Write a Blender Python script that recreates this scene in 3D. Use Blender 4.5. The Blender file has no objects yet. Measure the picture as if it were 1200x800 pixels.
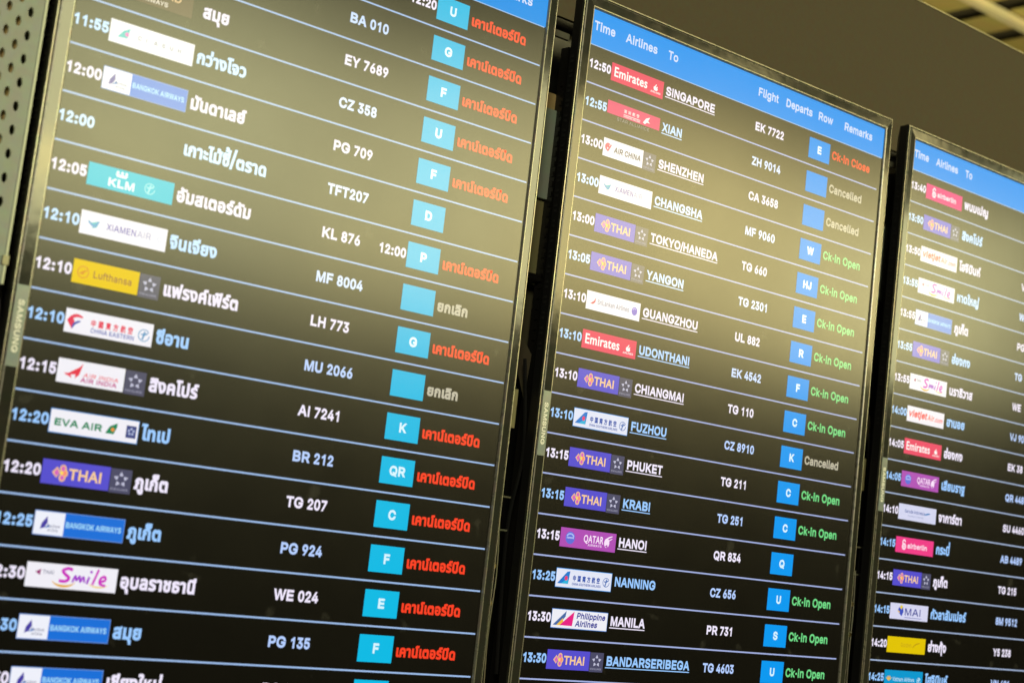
# Airport check-in information displays: three tall flight boards on a mounting rack.
import bpy, bmesh, math, random
from mathutils import Vector, Matrix, Euler
from mathutils.geometry import delaunay_2d_cdt

random.seed(7)
S = 0.057                      # metres per flight row (55 inch portrait display)
def V(x, y, z=0.0):            # wall frame (x right, y down in rows, z away) -> metres
    return Vector((x * S, z * S, -y * S))
scene = bpy.context.scene

# ------------------------------------------------------------------ camera
CAM = (-24.61206423, 12.94235881, -29.20052642)
ROT = ((0.76800303, -0.11445504, -0.63013601), (0.17189644, 0.98463778, 0.03066041), (0.61694649, -0.13186543, 0.77587921))
def wdir(r, s=1): return Vector((r[0] * s, r[2] * s, -r[1] * s))
cam = bpy.data.cameras.new('camera'); cam_o = bpy.data.objects.new('camera', cam)
scene.collection.objects.link(cam_o); scene.camera = cam_o
cx, cy, cz = wdir(ROT[0]), wdir(ROT[1], -1), wdir(ROT[2], -1)
mw = Matrix((cx, cy, cz)).transposed().to_4x4(); mw.translation = V(*CAM)
cam_o.matrix_world = mw
cam.sensor_width = 36; cam.lens = 36 * 1813.5 / 1200; cam.clip_start = 0.05; cam.clip_end = 200
cam.dof.use_dof = True; cam.dof.focus_distance = 2.28; cam.dof.aperture_fstop = 4.5

# ------------------------------------------------------------------ light, world, exposure
world = bpy.data.worlds.new('World'); scene.world = world; world.use_nodes = True
bg = world.node_tree.nodes['Background']
bg.inputs[0].default_value = (1.0, 0.86, 0.52, 1); bg.inputs[1].default_value = 0.015
def area(name, a, b, power, col, w, h):
    l = bpy.data.lights.new(name, 'AREA'); l.shape = 'RECTANGLE'; l.size = w; l.size_y = h
    l.energy = power; l.color = col
    o = bpy.data.objects.new(name, l); scene.collection.objects.link(o)
    o.location = a; o.rotation_euler = (b - a).to_track_quat('-Z', 'Y').to_euler()
    return o
# the row of bright warm ceiling coffers across the hall, seen mirrored in the glass
LAMP_POWER = 65.0
for lx, k, lc in ((24, 1.05, (1, .96, .50)), (52, .98, (1, .93, .47)), (80, .9, (1, .84, .36)), (108, .82, (1, .84, .36)), (136, .7, (1, .95, .48))):
    area('hall_light', V(lx, -20.5 if lx < 60 else -23, -88), V(0, 5, 0), LAMP_POWER * k, lc, 1.45, 1.25)
area('gap_fill_light', V(-72, -22, -88), V(0, 4, 0), 150, (1.0, .95, .66), 1.2, 1.2)  # added fill, no known source; brightens the rack plates between the boards
for lx, ly in ((22, -14.5), (49, -13.5), (70, -14.5), (118, -14)):
    area('bezel_glint_light', V(lx, ly, -86), V(0, 6, 0), 2.6, (1.0, .72, .14), .55, .16)  # added unseen yellow strips that put golden patches into the bezel reflections
area('ceiling_fill_light', V(70, -10, 20), V(92, -40, 54), 100, (1.0, 0.86, 0.45), 1.5, 1.5)  # added out of view, only to brighten the ceiling slats
vs = scene.view_settings
vs.view_transform = 'Standard'; vs.look = 'None'; vs.exposure = 0; vs.gamma = 1
scene.cycles.use_denoising = True
scene.cycles.max_bounces = 6

# ------------------------------------------------------------------ materials
def mat(name, base, rough=0.5, metal=0.0, emit=None, estr=1.0, ior=1.5, noise=None, bump=0.0, spec=0.5, dust=0.0, scale=40):
    m = bpy.data.materials.new(name); m.use_nodes = True
    nt = m.node_tree; p = nt.nodes['Principled BSDF']
    p.inputs['Base Color'].default_value = (*base, 1); p.inputs['Roughness'].default_value = rough
    p.inputs['Metallic'].default_value = metal; p.inputs['IOR'].default_value = ior
    p.inputs['Specular IOR Level'].default_value = spec
    if emit:
        p.inputs['Emission Color'].default_value = (*emit, 1); p.inputs['Emission Strength'].default_value = estr
    tc = nt.nodes.new('ShaderNodeTexCoord')
    if noise:
        n = nt.nodes.new('ShaderNodeTexNoise'); n.inputs['Scale'].default_value = scale; n.inputs['Detail'].default_value = 6
        nt.links.new(tc.outputs['Object'], n.inputs['Vector'])
        r = nt.nodes.new('ShaderNodeMapRange'); r.inputs['To Min'].default_value = rough - noise; r.inputs['To Max'].default_value = rough + noise
        nt.links.new(n.outputs['Fac'], r.inputs['Value']); nt.links.new(r.outputs[0], p.inputs['Roughness'])
        mx = nt.nodes.new('ShaderNodeMix'); mx.data_type = 'RGBA'; mx.blend_type = 'MULTIPLY'
        mx.inputs['Factor'].default_value = 0.35; mx.inputs[6].default_value = (*base, 1)
        nt.links.new(n.outputs['Color'], mx.inputs[7]); nt.links.new(mx.outputs[2], p.inputs['Base Color'])
        if bump:
            b = nt.nodes.new('ShaderNodeBump'); b.inputs['Strength'].default_value = bump; b.inputs['Distance'].default_value = 0.001
            nt.links.new(n.outputs['Fac'], b.inputs['Height']); nt.links.new(b.outputs[0], p.inputs['Normal'])
    return m

SCREEN_ROUGH = 0.215
def glass(name, base, emit=None, estr=1.0):
    """the display's matte anti-glare face: what it shows is given off, what it mirrors comes from the hall"""
    m = mat(name, base, SCREEN_ROUGH, 0, emit, estr)
    nt = m.node_tree; p = nt.nodes['Principled BSDF']
    tc = next(n for n in nt.nodes if n.type == 'TEX_COORD')
    n = nt.nodes.new('ShaderNodeTexNoise'); n.inputs['Scale'].default_value = 9; n.inputs['Detail'].default_value = 8; n.inputs['Roughness'].default_value = .65
    nt.links.new(tc.outputs['Object'], n.inputs['Vector'])
    r = nt.nodes.new('ShaderNodeMapRange'); r.inputs['To Min'].default_value = SCREEN_ROUGH - .03; r.inputs['To Max'].default_value = SCREEN_ROUGH + .03
    nt.links.new(n.outputs['Fac'], r.inputs['Value']); nt.links.new(r.outputs[0], p.inputs['Roughness'])
    return m
_uic = {}
SOLID_FIELDS = {(0, 186, 228), (0, 152, 240), (14, 146, 232), (16, 150, 240), (236, 72, 104), (234, 84, 124), (70, 205, 220), (240, 60, 135), (236, 200, 0)}
def ui(col, k=1.0):
    """screen light of one colour; col is sRGB 0-255 as on the dark part of the screen"""
    key = (col, k)
    if key not in _uic:
        lin = [((c / 255 + .055) / 1.055) ** 2.4 if c > 10 else c / 255 / 12.92 for c in col]
        _uic[key] = glass('screen_light', (.003, .003, .003), tuple(lin), k)
        if col in SOLID_FIELDS: _uic[key].node_tree.nodes['Principled BSDF'].inputs['Specular IOR Level'].default_value = .40 if col[0] == 0 and col[1] > 180 else .26
        if col[2] == 255: _uic[key].node_tree.nodes['Principled BSDF'].inputs['Specular IOR Level'].default_value = .85
    return _uic[key]
M_screen = glass('screen_black', (.002, .002, .002), (.0016, .0013, .0009), 1.0)
def smears(m, lo, hi, amount):
    nt = m.node_tree; p = nt.nodes['Principled BSDF']
    tc = next(n for n in nt.nodes if n.type == 'TEX_COORD')
    n = nt.nodes.new('ShaderNodeTexNoise'); n.inputs['Scale'].default_value = 26; n.inputs['Detail'].default_value = 3
    nt.links.new(tc.outputs['Object'], n.inputs['Vector'])
    r = nt.nodes.new('ShaderNodeMapRange'); r.inputs['From Min'].default_value = lo; r.inputs['From Max'].default_value = hi
    r.inputs['To Min'].default_value = .002; r.inputs['To Max'].default_value = amount
    nt.links.new(n.outputs['Fac'], r.inputs['Value']); nt.links.new(r.outputs[0], p.inputs['Base Color'])
smears(M_screen, .66, .80, .035)
M_bezel = mat('bezel_gloss', (.035, .036, .031), .10, 0, noise=.05, scale=45, bump=.10, spec=.5)
M_edge_highlight = mat('bezel_edge_highlight', (.34, .33, .28), .28, .45, noise=.08, scale=90)  # pale colour stands in for the light caught along the bezel edges
M_body = mat('housing_black', (.008, .008, .008), .45, 0, noise=.1, scale=25)
M_slot = mat('vent_dark', (.002, .002, .002), .9)
M_plate = mat('badge_plate', (.27, .32, .35), .30, .2, noise=.05, scale=50)
M_badge = mat('badge_letters', (.93, .95, .97), .35, 0)
M_sage = mat('sage_paint', (.33, .385, .37), .42, 0, noise=.08, bump=.25, scale=70)
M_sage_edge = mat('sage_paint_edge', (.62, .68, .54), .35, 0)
M_back = mat('cabinet_inside', (.60, .42, .18), .6, 0, noise=.1, scale=30)
M_rail = mat('rack_black', (.015, .014, .012), .4, .3, noise=.1, scale=30)
M_grey = mat('rack_grey_green', (.40, .45, .36), .5, 0, noise=.1, bump=.2, scale=30)
M_olive = mat('cover_olive', (.30, .27, .13), .5, 0, noise=.1, scale=20)
M_dull = mat('cover_dull_olive', (.10, .09, .05), .6, 0, noise=.1, scale=20)
M_pale = mat('bracket_pale', (.42, .40, .27), .4, .2, noise=.1, scale=30)
M_brass = mat('bolt_brass', (.55, .42, .16), .3, .8)
M_wall = mat('fascia_olive', (.072, .056, .031), .75, 0, noise=.06, bump=.35, scale=120)
M_trim = mat('fascia_trim', (.62, .57, .38), .35, .3)
M_ceil = mat('ceiling_plank', (.42, .35, .12), .6, 0, noise=.1, scale=8)
M_beam = mat('ceiling_runner', (.62, .58, .36), .5, 0, noise=.1, scale=8)
M_void = mat('ceiling_void', (.03, .025, .01), .9)

# ------------------------------------------------------------------ helpers
def link(o, parent=None):
    scene.collection.objects.link(o)
    if parent is not None: o.parent = parent
    return o
def tag(o, label=None, cat=None, group=None, kind=None):
    if label: o['label'] = label
    if cat: o['category'] = cat
    if group: o['group'] = group
    if kind: o['kind'] = kind
    return o
class MB:
    """collects faces (in rows, wall frame) and links them as ONE mesh object"""
    def __init__(s, origin=(0, 0, 0)):
        s.v = []; s.f = []; s.m = []; s.mats = []; s.o = origin
    def mi(s, m):
        if m not in s.mats: s.mats.append(m)
        return s.mats.index(m)
    def poly(s, pts, m, flip=False):
        i0 = len(s.v); s.v += [tuple(p) for p in pts]
        idx = list(range(i0, i0 + len(pts)))
        s.f.append(idx[::-1] if flip else idx); s.m.append(s.mi(m))
    def tris(s, pts, tr, m):
        i0 = len(s.v); s.v += [tuple(p) for p in pts]; k = s.mi(m)
        for t in tr: s.f.append([i0 + a for a in t]); s.m.append(k)
    def box(s, x0, x1, y0, y1, z0, z1, m):
        c = [(x, y, z) for x in (x0, x1) for y in (y0, y1) for z in (z0, z1)]
        i0 = len(s.v); s.v += c; k = s.mi(m)
        for f in ((0, 1, 3, 2), (4, 6, 7, 5), (0, 4, 5, 1), (2, 3, 7, 6), (0, 2, 6, 4), (1, 5, 7, 3)):
            s.f.append([i0 + a for a in f]); s.m.append(k)
    def flat(s, pts, z, m): s.poly([(x, y, z) for x, y in pts], m)
    def rect(s, x0, x1, y0, y1, z, m): s.flat(((x0, y0), (x1, y0), (x1, y1), (x0, y1)), z, m)
    def tube(s, path, r, m, n=6):
        rings = []
        P = [Vector(p) for p in path]
        for i, p in enumerate(P):
            d = (P[min(i + 1, len(P) - 1)] - P[max(i - 1, 0)]).normalized()
            a = d.orthogonal().normalized(); b = d.cross(a)
            rings.append([p + (a * math.cos(t) + b * math.sin(t)) * r for t in [2 * math.pi * k / n for k in range(n)]])
        for A, B in zip(rings, rings[1:]):
            for k in range(n): s.poly([A[k], A[(k + 1) % n], B[(k + 1) % n], B[k]], m)
        s.poly(rings[0], m); s.poly(rings[-1][::-1], m)
    def build(s, name, parent=None, recalc=False):
        me = bpy.data.meshes.new(name)
        ox, oy, oz = s.o
        me.from_pydata([V(x - ox, y - oy, z - oz) for x, y, z in s.v], [], s.f)
        for m in s.mats: me.materials.append(m)
        me.polygons.foreach_set('material_index', s.m)
        if recalc:
            bm = bmesh.new(); bm.from_mesh(me); bmesh.ops.remove_doubles(bm, verts=bm.verts, dist=1e-6)
            bmesh.ops.recalc_face_normals(bm, faces=bm.faces); bm.to_mesh(me); bm.free()
        me.update()
        o = bpy.data.objects.new(name, me)
        if parent is None: o.location = V(ox, oy, oz)
        return link(o, parent)

# ------------------------------------------------------------------ lettering (outlines of plain sans, Thai and Chinese glyphs)
SANS = {
65:(480,[(16,0,85,0,135,142,344,142,395,0,463,0,276,509,201,509),(239,456,287,302,324,199,154,199)]),
66:(456,[(125,57,125,231,269,229,306,218,333,197,350,169,355,137,353,115,344,96,330,80,309,67,281,60,245,57),(60,509,60,0,284,2,317,8,368,31,400,67,410,88,418,136,411,184,391,220,363,245,331,260,315,262,315,267,356,286,387,320,397,353,396,398,381,442,350,477,329,491,304,501,241,509),(125,452,240,452,270,449,294,442,313,429,326,412,336,372,330,340,314,314,288,296,238,285,125,285)]),
67:(510,[(70,115,92,79,119,49,150,25,186,7,225,-3,293,-6,363,13,420,53,448,91,467,135,473,160,408,160,389,114,369,90,330,65,267,53,237,56,210,63,184,76,161,94,141,117,125,145,113,177,106,213,103,254,106,295,113,332,125,364,141,391,161,414,184,432,209,445,237,453,300,453,344,437,380,407,404,365,408,348,473,348,459,397,435,438,402,471,362,496,317,511,267,516,225,512,186,501,150,484,119,459,92,429,70,393,53,352,44,305,40,254,44,203,53,157)]),
68:(502,[(60,509,60,0,219,0,268,3,312,14,351,31,384,54,411,83,433,119,449,159,458,205,462,255,458,306,449,351,433,391,412,426,385,455,353,478,315,495,273,505,225,509),(288,68,254,60,125,57,125,452,258,449,291,441,320,428,344,410,364,388,379,361,390,329,397,294,397,216,390,181,379,149,363,122,343,99,318,81)]),
69:(419,[(125,57,125,229,355,229,355,286,125,286,125,452,372,452,372,509,60,509,60,0,375,0,375,57)]),
70:(410,[(125,0,125,221,346,221,346,278,125,278,125,452,369,452,369,509,60,509,60,0)]),
71:(520,[(69,116,91,79,118,49,149,25,185,7,225,-3,269,-7,308,-4,344,5,377,19,406,38,431,62,451,91,466,124,475,160,478,256,283,256,283,199,415,199,407,147,382,102,345,71,322,61,269,53,238,56,210,63,184,76,141,117,125,145,113,177,106,213,103,254,106,295,113,332,125,364,141,392,160,414,183,432,209,445,236,453,300,453,344,436,378,406,408,349,474,349,460,395,436,436,403,469,363,494,316,510,265,516,223,512,184,501,149,484,117,459,91,429,69,393,53,352,43,305,40,254,43,203,53,157)]),
72:(517,[(60,0,125,0,125,232,392,232,392,0,457,0,457,509,392,509,392,289,125,289,125,509,60,509)]),
73:(300,[(31,57,31,0,269,0,269,57,183,57,183,452,269,452,269,509,31,509,31,452,118,452,118,57)]),
74:(396,[(33,173,38,100,52,63,75,33,106,11,143,-2,185,-7,227,-2,263,11,294,33,318,63,332,100,336,145,336,509,272,509,272,145,269,117,261,93,248,74,230,61,209,53,185,50,160,53,139,61,122,74,108,93,100,117,98,173)]),
75:(467,[(60,509,60,0,125,0,125,167,198,245,372,0,449,0,243,288,448,509,364,509,124,242,125,509)]),
76:(393,[(60,509,60,0,361,0,361,57,125,57,125,509)]),
77:(628,[(119,436,170,291,286,0,342,0,507,437,504,0,568,0,568,509,476,509,315,73,277,187,152,509,60,509,60,0,122,0)]),
78:(523,[(120,430,202,290,387,0,463,0,463,509,399,509,403,78,343,183,136,509,60,509,60,0,125,0)]),
79:(533,[(53,157,70,115,92,79,119,49,150,25,186,7,225,-3,267,-7,309,-3,348,7,384,25,415,49,442,79,464,115,480,157,490,203,493,254,490,305,480,352,464,393,442,429,415,459,384,484,348,501,309,512,267,516,225,512,186,501,150,484,119,459,92,429,70,393,53,352,44,305,40,254,44,203),(125,144,113,176,106,213,103,254,106,295,113,332,125,364,142,392,161,415,184,433,237,453,267,456,324,446,349,433,372,415,392,392,408,365,420,332,428,295,428,213,420,176,408,144,392,116,372,94,349,76,324,63,296,55,237,55,210,63,184,76,161,94)]),
80:(445,[(60,0,125,0,125,186,272,188,305,195,332,207,356,223,390,265,407,318,407,377,390,430,375,452,356,471,332,487,305,499,272,506,235,509,60,509),(257,451,297,439,324,416,339,385,344,348,339,310,324,279,297,256,279,248,233,242,125,242,125,452)]),
81:(533,[(70,115,92,79,119,49,150,25,186,7,225,-3,267,-7,309,-3,357,12,401,-48,468,-48,403,40,442,79,464,115,480,157,490,203,493,254,490,305,480,352,464,393,442,429,415,459,384,484,348,501,309,512,267,516,225,512,186,501,150,484,119,459,92,429,70,393,53,352,44,305,40,254,44,203,53,157),(125,144,113,176,106,213,103,254,106,295,113,332,125,364,142,392,161,415,184,433,237,453,267,456,324,446,349,433,372,415,392,392,408,365,420,332,428,295,428,213,420,176,408,144,392,116,366,89,313,159,245,159,319,62,296,55,237,55,210,63,184,76,161,94)]),
82:(449,[(60,0,125,0,125,198,247,198,353,0,428,0,313,210,333,217,376,250,390,271,401,296,409,352,401,408,376,455,333,489,305,500,236,509,60,509),(258,451,298,440,325,419,340,389,345,352,340,316,325,287,298,267,258,256,125,255,125,452)]),
83:(447,[(64,60,81,40,102,23,128,9,156,-1,188,-7,261,-7,294,0,349,25,370,43,399,87,406,112,407,161,395,198,359,238,312,264,169,308,131,334,122,345,115,376,121,405,139,430,167,448,225,459,254,456,280,449,302,437,320,421,332,402,337,378,401,378,398,403,390,427,377,449,340,484,316,498,289,508,227,516,165,508,138,498,92,468,75,448,62,425,54,400,52,372,56,341,67,313,86,289,112,269,184,239,296,205,322,189,340,168,346,139,338,106,317,79,286,60,246,50,185,53,150,66,123,88,108,118,104,137,38,137,42,109,51,83)]),
84:(449,[(32,509,32,452,193,452,193,0,257,0,257,452,417,452,417,509)]),
85:(517,[(60,173,63,140,71,108,85,80,103,55,126,33,154,15,186,2,220,-6,297,-6,332,2,363,15,391,33,414,55,433,80,446,108,454,140,457,173,457,509,393,509,391,155,377,113,349,80,331,68,285,53,232,53,187,68,153,95,132,133,124,178,124,509,60,509)]),
86:(480,[(84,509,16,509,204,0,278,0,463,509,395,509,241,53,207,164)]),
87:(686,[(16,509,155,0,230,0,343,436,368,323,455,0,530,0,670,509,603,509,493,63,462,196,380,509,306,509,193,61,163,196,82,509)]),
88:(474,[(18,0,91,0,237,218,292,129,382,0,456,0,275,263,446,509,374,509,238,303,178,400,104,509,29,509,200,261)]),
89:(472,[(91,509,16,509,203,208,203,0,268,0,268,208,455,509,381,509,242,275,237,262,192,344)]),
90:(438,[(42,46,42,0,399,0,399,57,115,55,169,129,397,462,397,509,40,509,40,452,323,453,273,385)]),
97:(389,[(76,15,115,-3,160,-9,215,1,252,25,272,52,277,52,277,0,337,0,335,278,322,320,300,350,271,369,208,384,153,380,114,368,79,346,51,313,41,291,100,274,118,301,149,322,178,330,227,327,260,307,272,285,276,255,271,240,257,231,108,206,64,184,43,161,32,128,32,84,38,63,48,45),(102,72,93,93,93,118,103,139,134,159,276,190,274,122,263,93,242,68,211,51,170,45,130,52,119,57)]),
98:(424,[(112,0,112,59,118,59,147,21,172,4,208,-7,260,-6,288,3,313,16,336,34,355,57,370,84,381,116,388,151,388,227,370,293,354,320,313,361,287,374,259,382,207,383,171,373,137,346,118,319,114,319,114,509,53,509,53,0),(113,189,118,241,134,282,161,312,178,322,220,330,243,328,262,322,295,298,316,261,327,215,327,163,316,117,294,80,262,55,220,47,198,49,179,55,147,78,125,115,118,138)]),
99:(396,[(56,85,72,58,93,35,117,16,144,3,174,-5,244,-5,292,12,331,43,350,70,363,102,304,117,279,73,253,55,207,46,163,55,130,80,108,117,96,187,102,236,108,258,130,296,163,321,184,328,231,328,270,311,300,272,303,262,362,277,340,322,305,356,260,377,226,384,174,382,144,374,117,360,93,341,72,318,56,291,44,260,34,187,44,116)]),
100:(424,[(43,116,55,84,70,57,89,34,111,16,137,3,165,-6,217,-7,252,4,287,31,307,59,313,59,313,0,372,0,372,509,311,509,311,319,306,319,278,355,253,373,218,383,165,382,137,374,112,361,89,342,70,320,55,293,43,261,36,227,36,151),(102,139,96,189,102,239,108,261,130,298,162,322,182,328,227,328,246,322,278,299,300,263,310,216,310,162,299,115,278,78,246,55,205,47,182,49,162,55,130,80,118,97)]),
101:(404,[(44,116,56,85,72,58,92,35,117,16,145,3,177,-5,237,-7,283,4,320,26,348,55,365,91,306,105,294,82,265,58,227,47,190,48,151,61,121,88,102,127,96,169,371,169,370,227,357,282,347,305,319,341,285,366,246,380,205,384,172,382,142,373,115,359,91,340,71,317,55,290,36,224,34,187),(102,251,119,286,146,313,164,323,205,330,246,323,263,314,288,286,298,269,309,221,97,221)]),
102:(254,[(164,468,227,468,243,521,201,530,169,529,135,519,107,499,87,470,81,432,81,379,6,379,6,327,81,327,81,0,142,0,142,327,228,327,228,379,142,379,143,435,147,449)]),
103:(425,[(82,-110,114,-132,156,-146,207,-151,265,-144,291,-136,334,-109,350,-90,363,-67,370,-40,372,379,313,379,313,319,308,319,279,356,253,373,218,383,166,382,138,374,112,361,71,320,55,293,43,263,36,229,36,154,43,120,55,90,90,43,138,14,165,7,217,6,266,23,306,68,311,68,308,-34,298,-58,282,-75,261,-87,236,-95,187,-96,142,-82,101,-41,51,-69),(102,144,96,193,102,241,118,282,145,312,182,328,227,328,247,322,279,299,300,264,311,219,311,166,300,121,278,87,264,75,227,61,183,61,163,66,131,88,118,104)]),
104:(410,[(53,509,53,0,114,0,115,248,126,283,147,308,176,324,210,329,235,326,256,318,273,304,286,286,293,263,296,235,296,0,357,0,355,271,350,298,341,321,313,356,295,369,252,383,200,382,175,374,152,362,132,344,114,314,114,509)]),
105:(167,[(43,472,54,455,73,444,95,444,114,455,125,472,125,494,114,512,95,522,73,522,54,512,43,494),(53,379,53,0,114,0,114,379)]),
106:(167,[(-10,-87,-10,-143,47,-137,80,-119,102,-90,112,-52,114,379,53,379,51,-46,40,-72,31,-80),(53,512,42,494,42,472,53,455,72,444,95,444,114,455,125,472,125,494,114,512,95,522,72,522)]),
107:(381,[(114,212,114,509,53,509,53,0,114,0,114,140,154,178,294,0,372,0,201,217,360,379,284,379,121,212)]),
108:(189,[(126,57,120,62,114,83,114,509,53,509,55,59,62,37,74,20,91,8,112,0,181,3,170,54,146,52)]),
109:(610,[(114,0,115,257,126,289,145,312,171,326,199,330,220,328,238,322,265,297,272,280,274,0,335,0,336,263,345,290,363,312,387,326,438,329,473,313,485,298,493,279,496,254,496,0,557,0,555,283,550,307,529,346,497,372,458,385,417,385,381,375,350,356,326,329,317,309,303,342,287,361,268,375,245,383,203,385,172,376,144,358,122,331,112,310,112,379,53,379,53,0)]),
110:(410,[(114,0,115,248,126,283,147,308,176,324,210,329,235,326,256,318,273,304,286,286,293,263,296,235,296,0,357,0,355,271,350,298,341,321,313,356,295,369,252,383,200,382,175,374,152,362,132,344,112,310,112,379,53,379,53,0)]),
111:(415,[(44,116,56,85,72,58,93,35,117,16,144,3,174,-5,207,-8,241,-5,271,3,299,16,323,35,343,58,359,85,371,116,379,150,379,225,371,260,359,291,343,318,323,341,299,360,271,374,241,382,174,382,144,374,117,360,93,341,72,318,56,291,44,260,34,187),(108,117,96,187,102,236,108,258,130,296,163,321,184,328,231,328,252,321,285,296,298,278,314,236,319,187,314,139,298,97,270,66,252,55,207,46,163,55,130,80)]),
112:(424,[(112,319,112,379,53,379,53,-143,114,-143,114,59,118,59,147,21,189,-3,229,-8,260,-6,288,3,313,16,336,34,355,57,370,84,381,116,388,151,388,227,370,293,354,320,313,361,287,374,259,382,207,383,171,373,137,346,118,319),(113,189,118,241,134,282,161,312,178,322,220,330,243,328,262,322,295,298,316,261,327,215,327,163,316,117,294,80,262,55,220,47,198,49,179,55,147,78,125,115,118,138)]),
113:(424,[(43,116,55,84,70,57,89,34,111,16,137,3,165,-6,217,-7,252,4,287,31,306,59,311,59,311,-143,372,-143,372,379,313,379,313,319,307,319,278,355,253,373,218,383,165,382,137,374,112,361,89,342,70,320,55,293,43,261,36,227,36,151),(102,139,96,189,102,239,108,261,130,298,162,322,182,328,227,328,246,322,278,299,300,263,310,216,310,162,299,115,278,78,246,55,205,47,182,49,162,55,130,80,118,97)]),
114:(259,[(112,321,112,379,53,379,53,0,114,0,115,254,126,284,146,306,174,321,243,322,243,384,191,383,152,367,124,339,115,321)]),
115:(365,[(76,24,112,3,157,-7,210,-7,260,6,298,31,323,65,331,107,328,131,320,153,306,171,287,187,261,200,136,235,115,253,109,277,111,292,131,317,147,326,187,333,210,331,243,316,262,291,268,277,324,290,299,339,271,363,234,379,187,384,137,378,95,360,65,332,49,295,47,274,50,249,58,227,72,208,92,192,149,170,243,144,262,126,268,103,258,74,227,53,206,47,160,47,124,60,101,87,94,107,36,94,41,73,50,54)]),
116:(227,[(144,55,130,70,126,98,126,327,204,327,204,379,126,379,126,471,65,471,65,379,6,379,6,327,65,327,65,93,68,64,77,41,92,21,113,7,138,-1,213,2,202,54,170,50)]),
117:(410,[(53,379,54,109,69,59,97,23,135,2,182,-5,209,-3,234,5,257,17,277,35,298,70,298,0,357,0,357,379,296,379,295,132,283,97,263,71,234,55,200,50,175,53,154,61,137,75,124,94,116,117,114,379)]),
118:(389,[(84,379,17,379,163,0,226,0,371,379,305,379,195,58,180,110)]),
119:(567,[(87,379,23,379,138,0,199,0,284,309,368,0,429,0,545,379,480,379,397,67,362,214,316,379,252,379,170,66)]),
120:(379,[(100,379,29,379,155,194,21,0,91,0,189,155,287,0,358,0,224,192,352,379,282,379,191,232)]),
121:(389,[(91,-145,125,-141,165,-119,187,-93,204,-58,371,379,305,379,195,58,165,155,84,379,17,379,163,-1,138,-64,113,-86,83,-89,61,-86,47,-139)]),
122:(380,[(42,46,42,0,339,0,339,56,126,56,126,60,333,331,333,379,48,379,48,323,254,323)]),
48:(453,[(57,155,69,113,85,77,105,48,130,24,158,7,191,-3,227,-7,263,-3,295,7,323,24,348,48,368,77,384,113,396,155,403,202,403,306,396,353,384,395,368,431,348,461,323,484,295,502,262,512,227,516,191,512,159,502,130,484,106,461,85,431,69,395,57,353,50,306,50,202),(115,176,109,254,115,332,134,393,147,416,163,435,182,449,203,457,227,460,250,457,271,449,290,435,320,393,338,332,344,254,338,176,320,116,306,92,290,74,271,60,250,52,203,52,182,60,163,74,147,92,134,116)]),
49:(453,[(198,509,86,427,86,358,212,448,212,55,76,55,76,0,391,0,391,55,276,55,276,509)]),
50:(453,[(64,47,64,0,389,0,389,57,153,57,336,259,363,299,377,336,381,372,379,398,372,423,361,445,328,482,306,497,281,507,225,516,168,507,121,482,102,464,86,442,75,418,68,391,66,362,127,362,132,398,148,427,172,447,205,458,258,455,287,441,308,419,319,389,316,341,294,298,234,229)]),
51:(453,[(108,22,159,1,218,-7,251,-5,309,12,354,45,383,90,390,116,393,145,391,173,371,222,354,244,333,262,308,276,279,286,247,290,221,289,372,461,372,509,70,509,70,452,288,452,288,448,157,299,157,248,229,246,275,234,306,211,323,180,329,145,328,125,315,93,291,69,258,55,219,50,165,59,137,76,118,100,109,132,44,132,48,104,57,79,70,57)]),
52:(453,[(40,158,40,105,282,105,282,0,343,0,343,105,413,105,413,163,343,163,343,318,282,318,282,163,109,163,311,509,247,509)]),
53:(453,[(60,130,63,105,83,60,118,25,140,11,165,1,221,-7,253,-4,282,3,309,15,352,52,369,76,381,102,391,163,386,210,370,251,345,285,313,311,274,328,229,334,178,325,134,301,151,452,366,452,366,509,96,509,67,253,128,246,167,268,218,277,257,270,290,251,314,221,326,183,326,141,314,104,291,75,259,56,221,50,188,54,160,68,138,89,125,115,122,130)]),
54:(453,[(84,74,119,31,142,15,168,3,226,-7,257,-4,310,14,333,30,368,73,387,127,387,187,370,240,355,262,316,295,265,312,208,311,184,302,175,295,322,509,252,509,112,302,80,239,65,187,66,130,73,101),(131,119,125,158,126,179,138,214,160,241,174,252,207,264,245,264,279,251,304,228,322,196,327,157,322,119,304,86,279,63,245,50,207,50,174,63,148,86)]),
55:(453,[(97,0,165,0,391,449,391,509,62,509,62,452,323,452)]),
56:(453,[(74,62,111,25,136,11,163,1,226,-7,289,1,317,11,362,42,391,84,401,135,395,176,377,212,351,241,319,260,300,267,323,276,343,289,372,330,382,380,373,429,346,469,328,485,282,508,226,516,170,508,124,485,90,450,79,429,70,380,80,330,109,289,153,265,117,252,87,228,65,195,53,156,54,109,62,84),(121,106,115,139,122,173,140,202,169,223,206,234,247,234,283,223,312,202,330,173,337,139,331,106,313,79,285,60,248,50,205,50,167,60,139,79),(133,376,138,407,153,432,177,449,208,459,244,459,288,442,308,420,318,392,318,359,307,330,287,308,260,294,209,291,178,300,154,318,138,344)]),
57:(453,[(83,269,98,247,137,214,161,203,232,195,278,213,130,0,200,0,340,207,373,270,387,322,387,378,380,408,368,434,352,458,333,478,310,494,285,506,226,516,168,506,120,479,85,436,73,411,66,382,66,321,72,294),(131,313,125,352,131,390,148,423,174,446,207,459,245,459,279,446,305,422,322,390,327,350,322,312,305,280,279,257,263,249,226,243,190,250,174,257,148,280)]),
58:(188,[(51,29,55,18,73,1,95,-4,118,1,135,18,141,41,135,64,118,81,95,87,73,81,55,64,51,53),(51,304,63,284,83,272,107,272,128,284,140,304,140,328,128,349,107,360,83,360,63,349,51,328)]),
47:(249,[(235,533,178,533,14,-76,71,-76)]),
45:(453,[(114,244,114,188,337,188,337,244)]),
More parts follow.
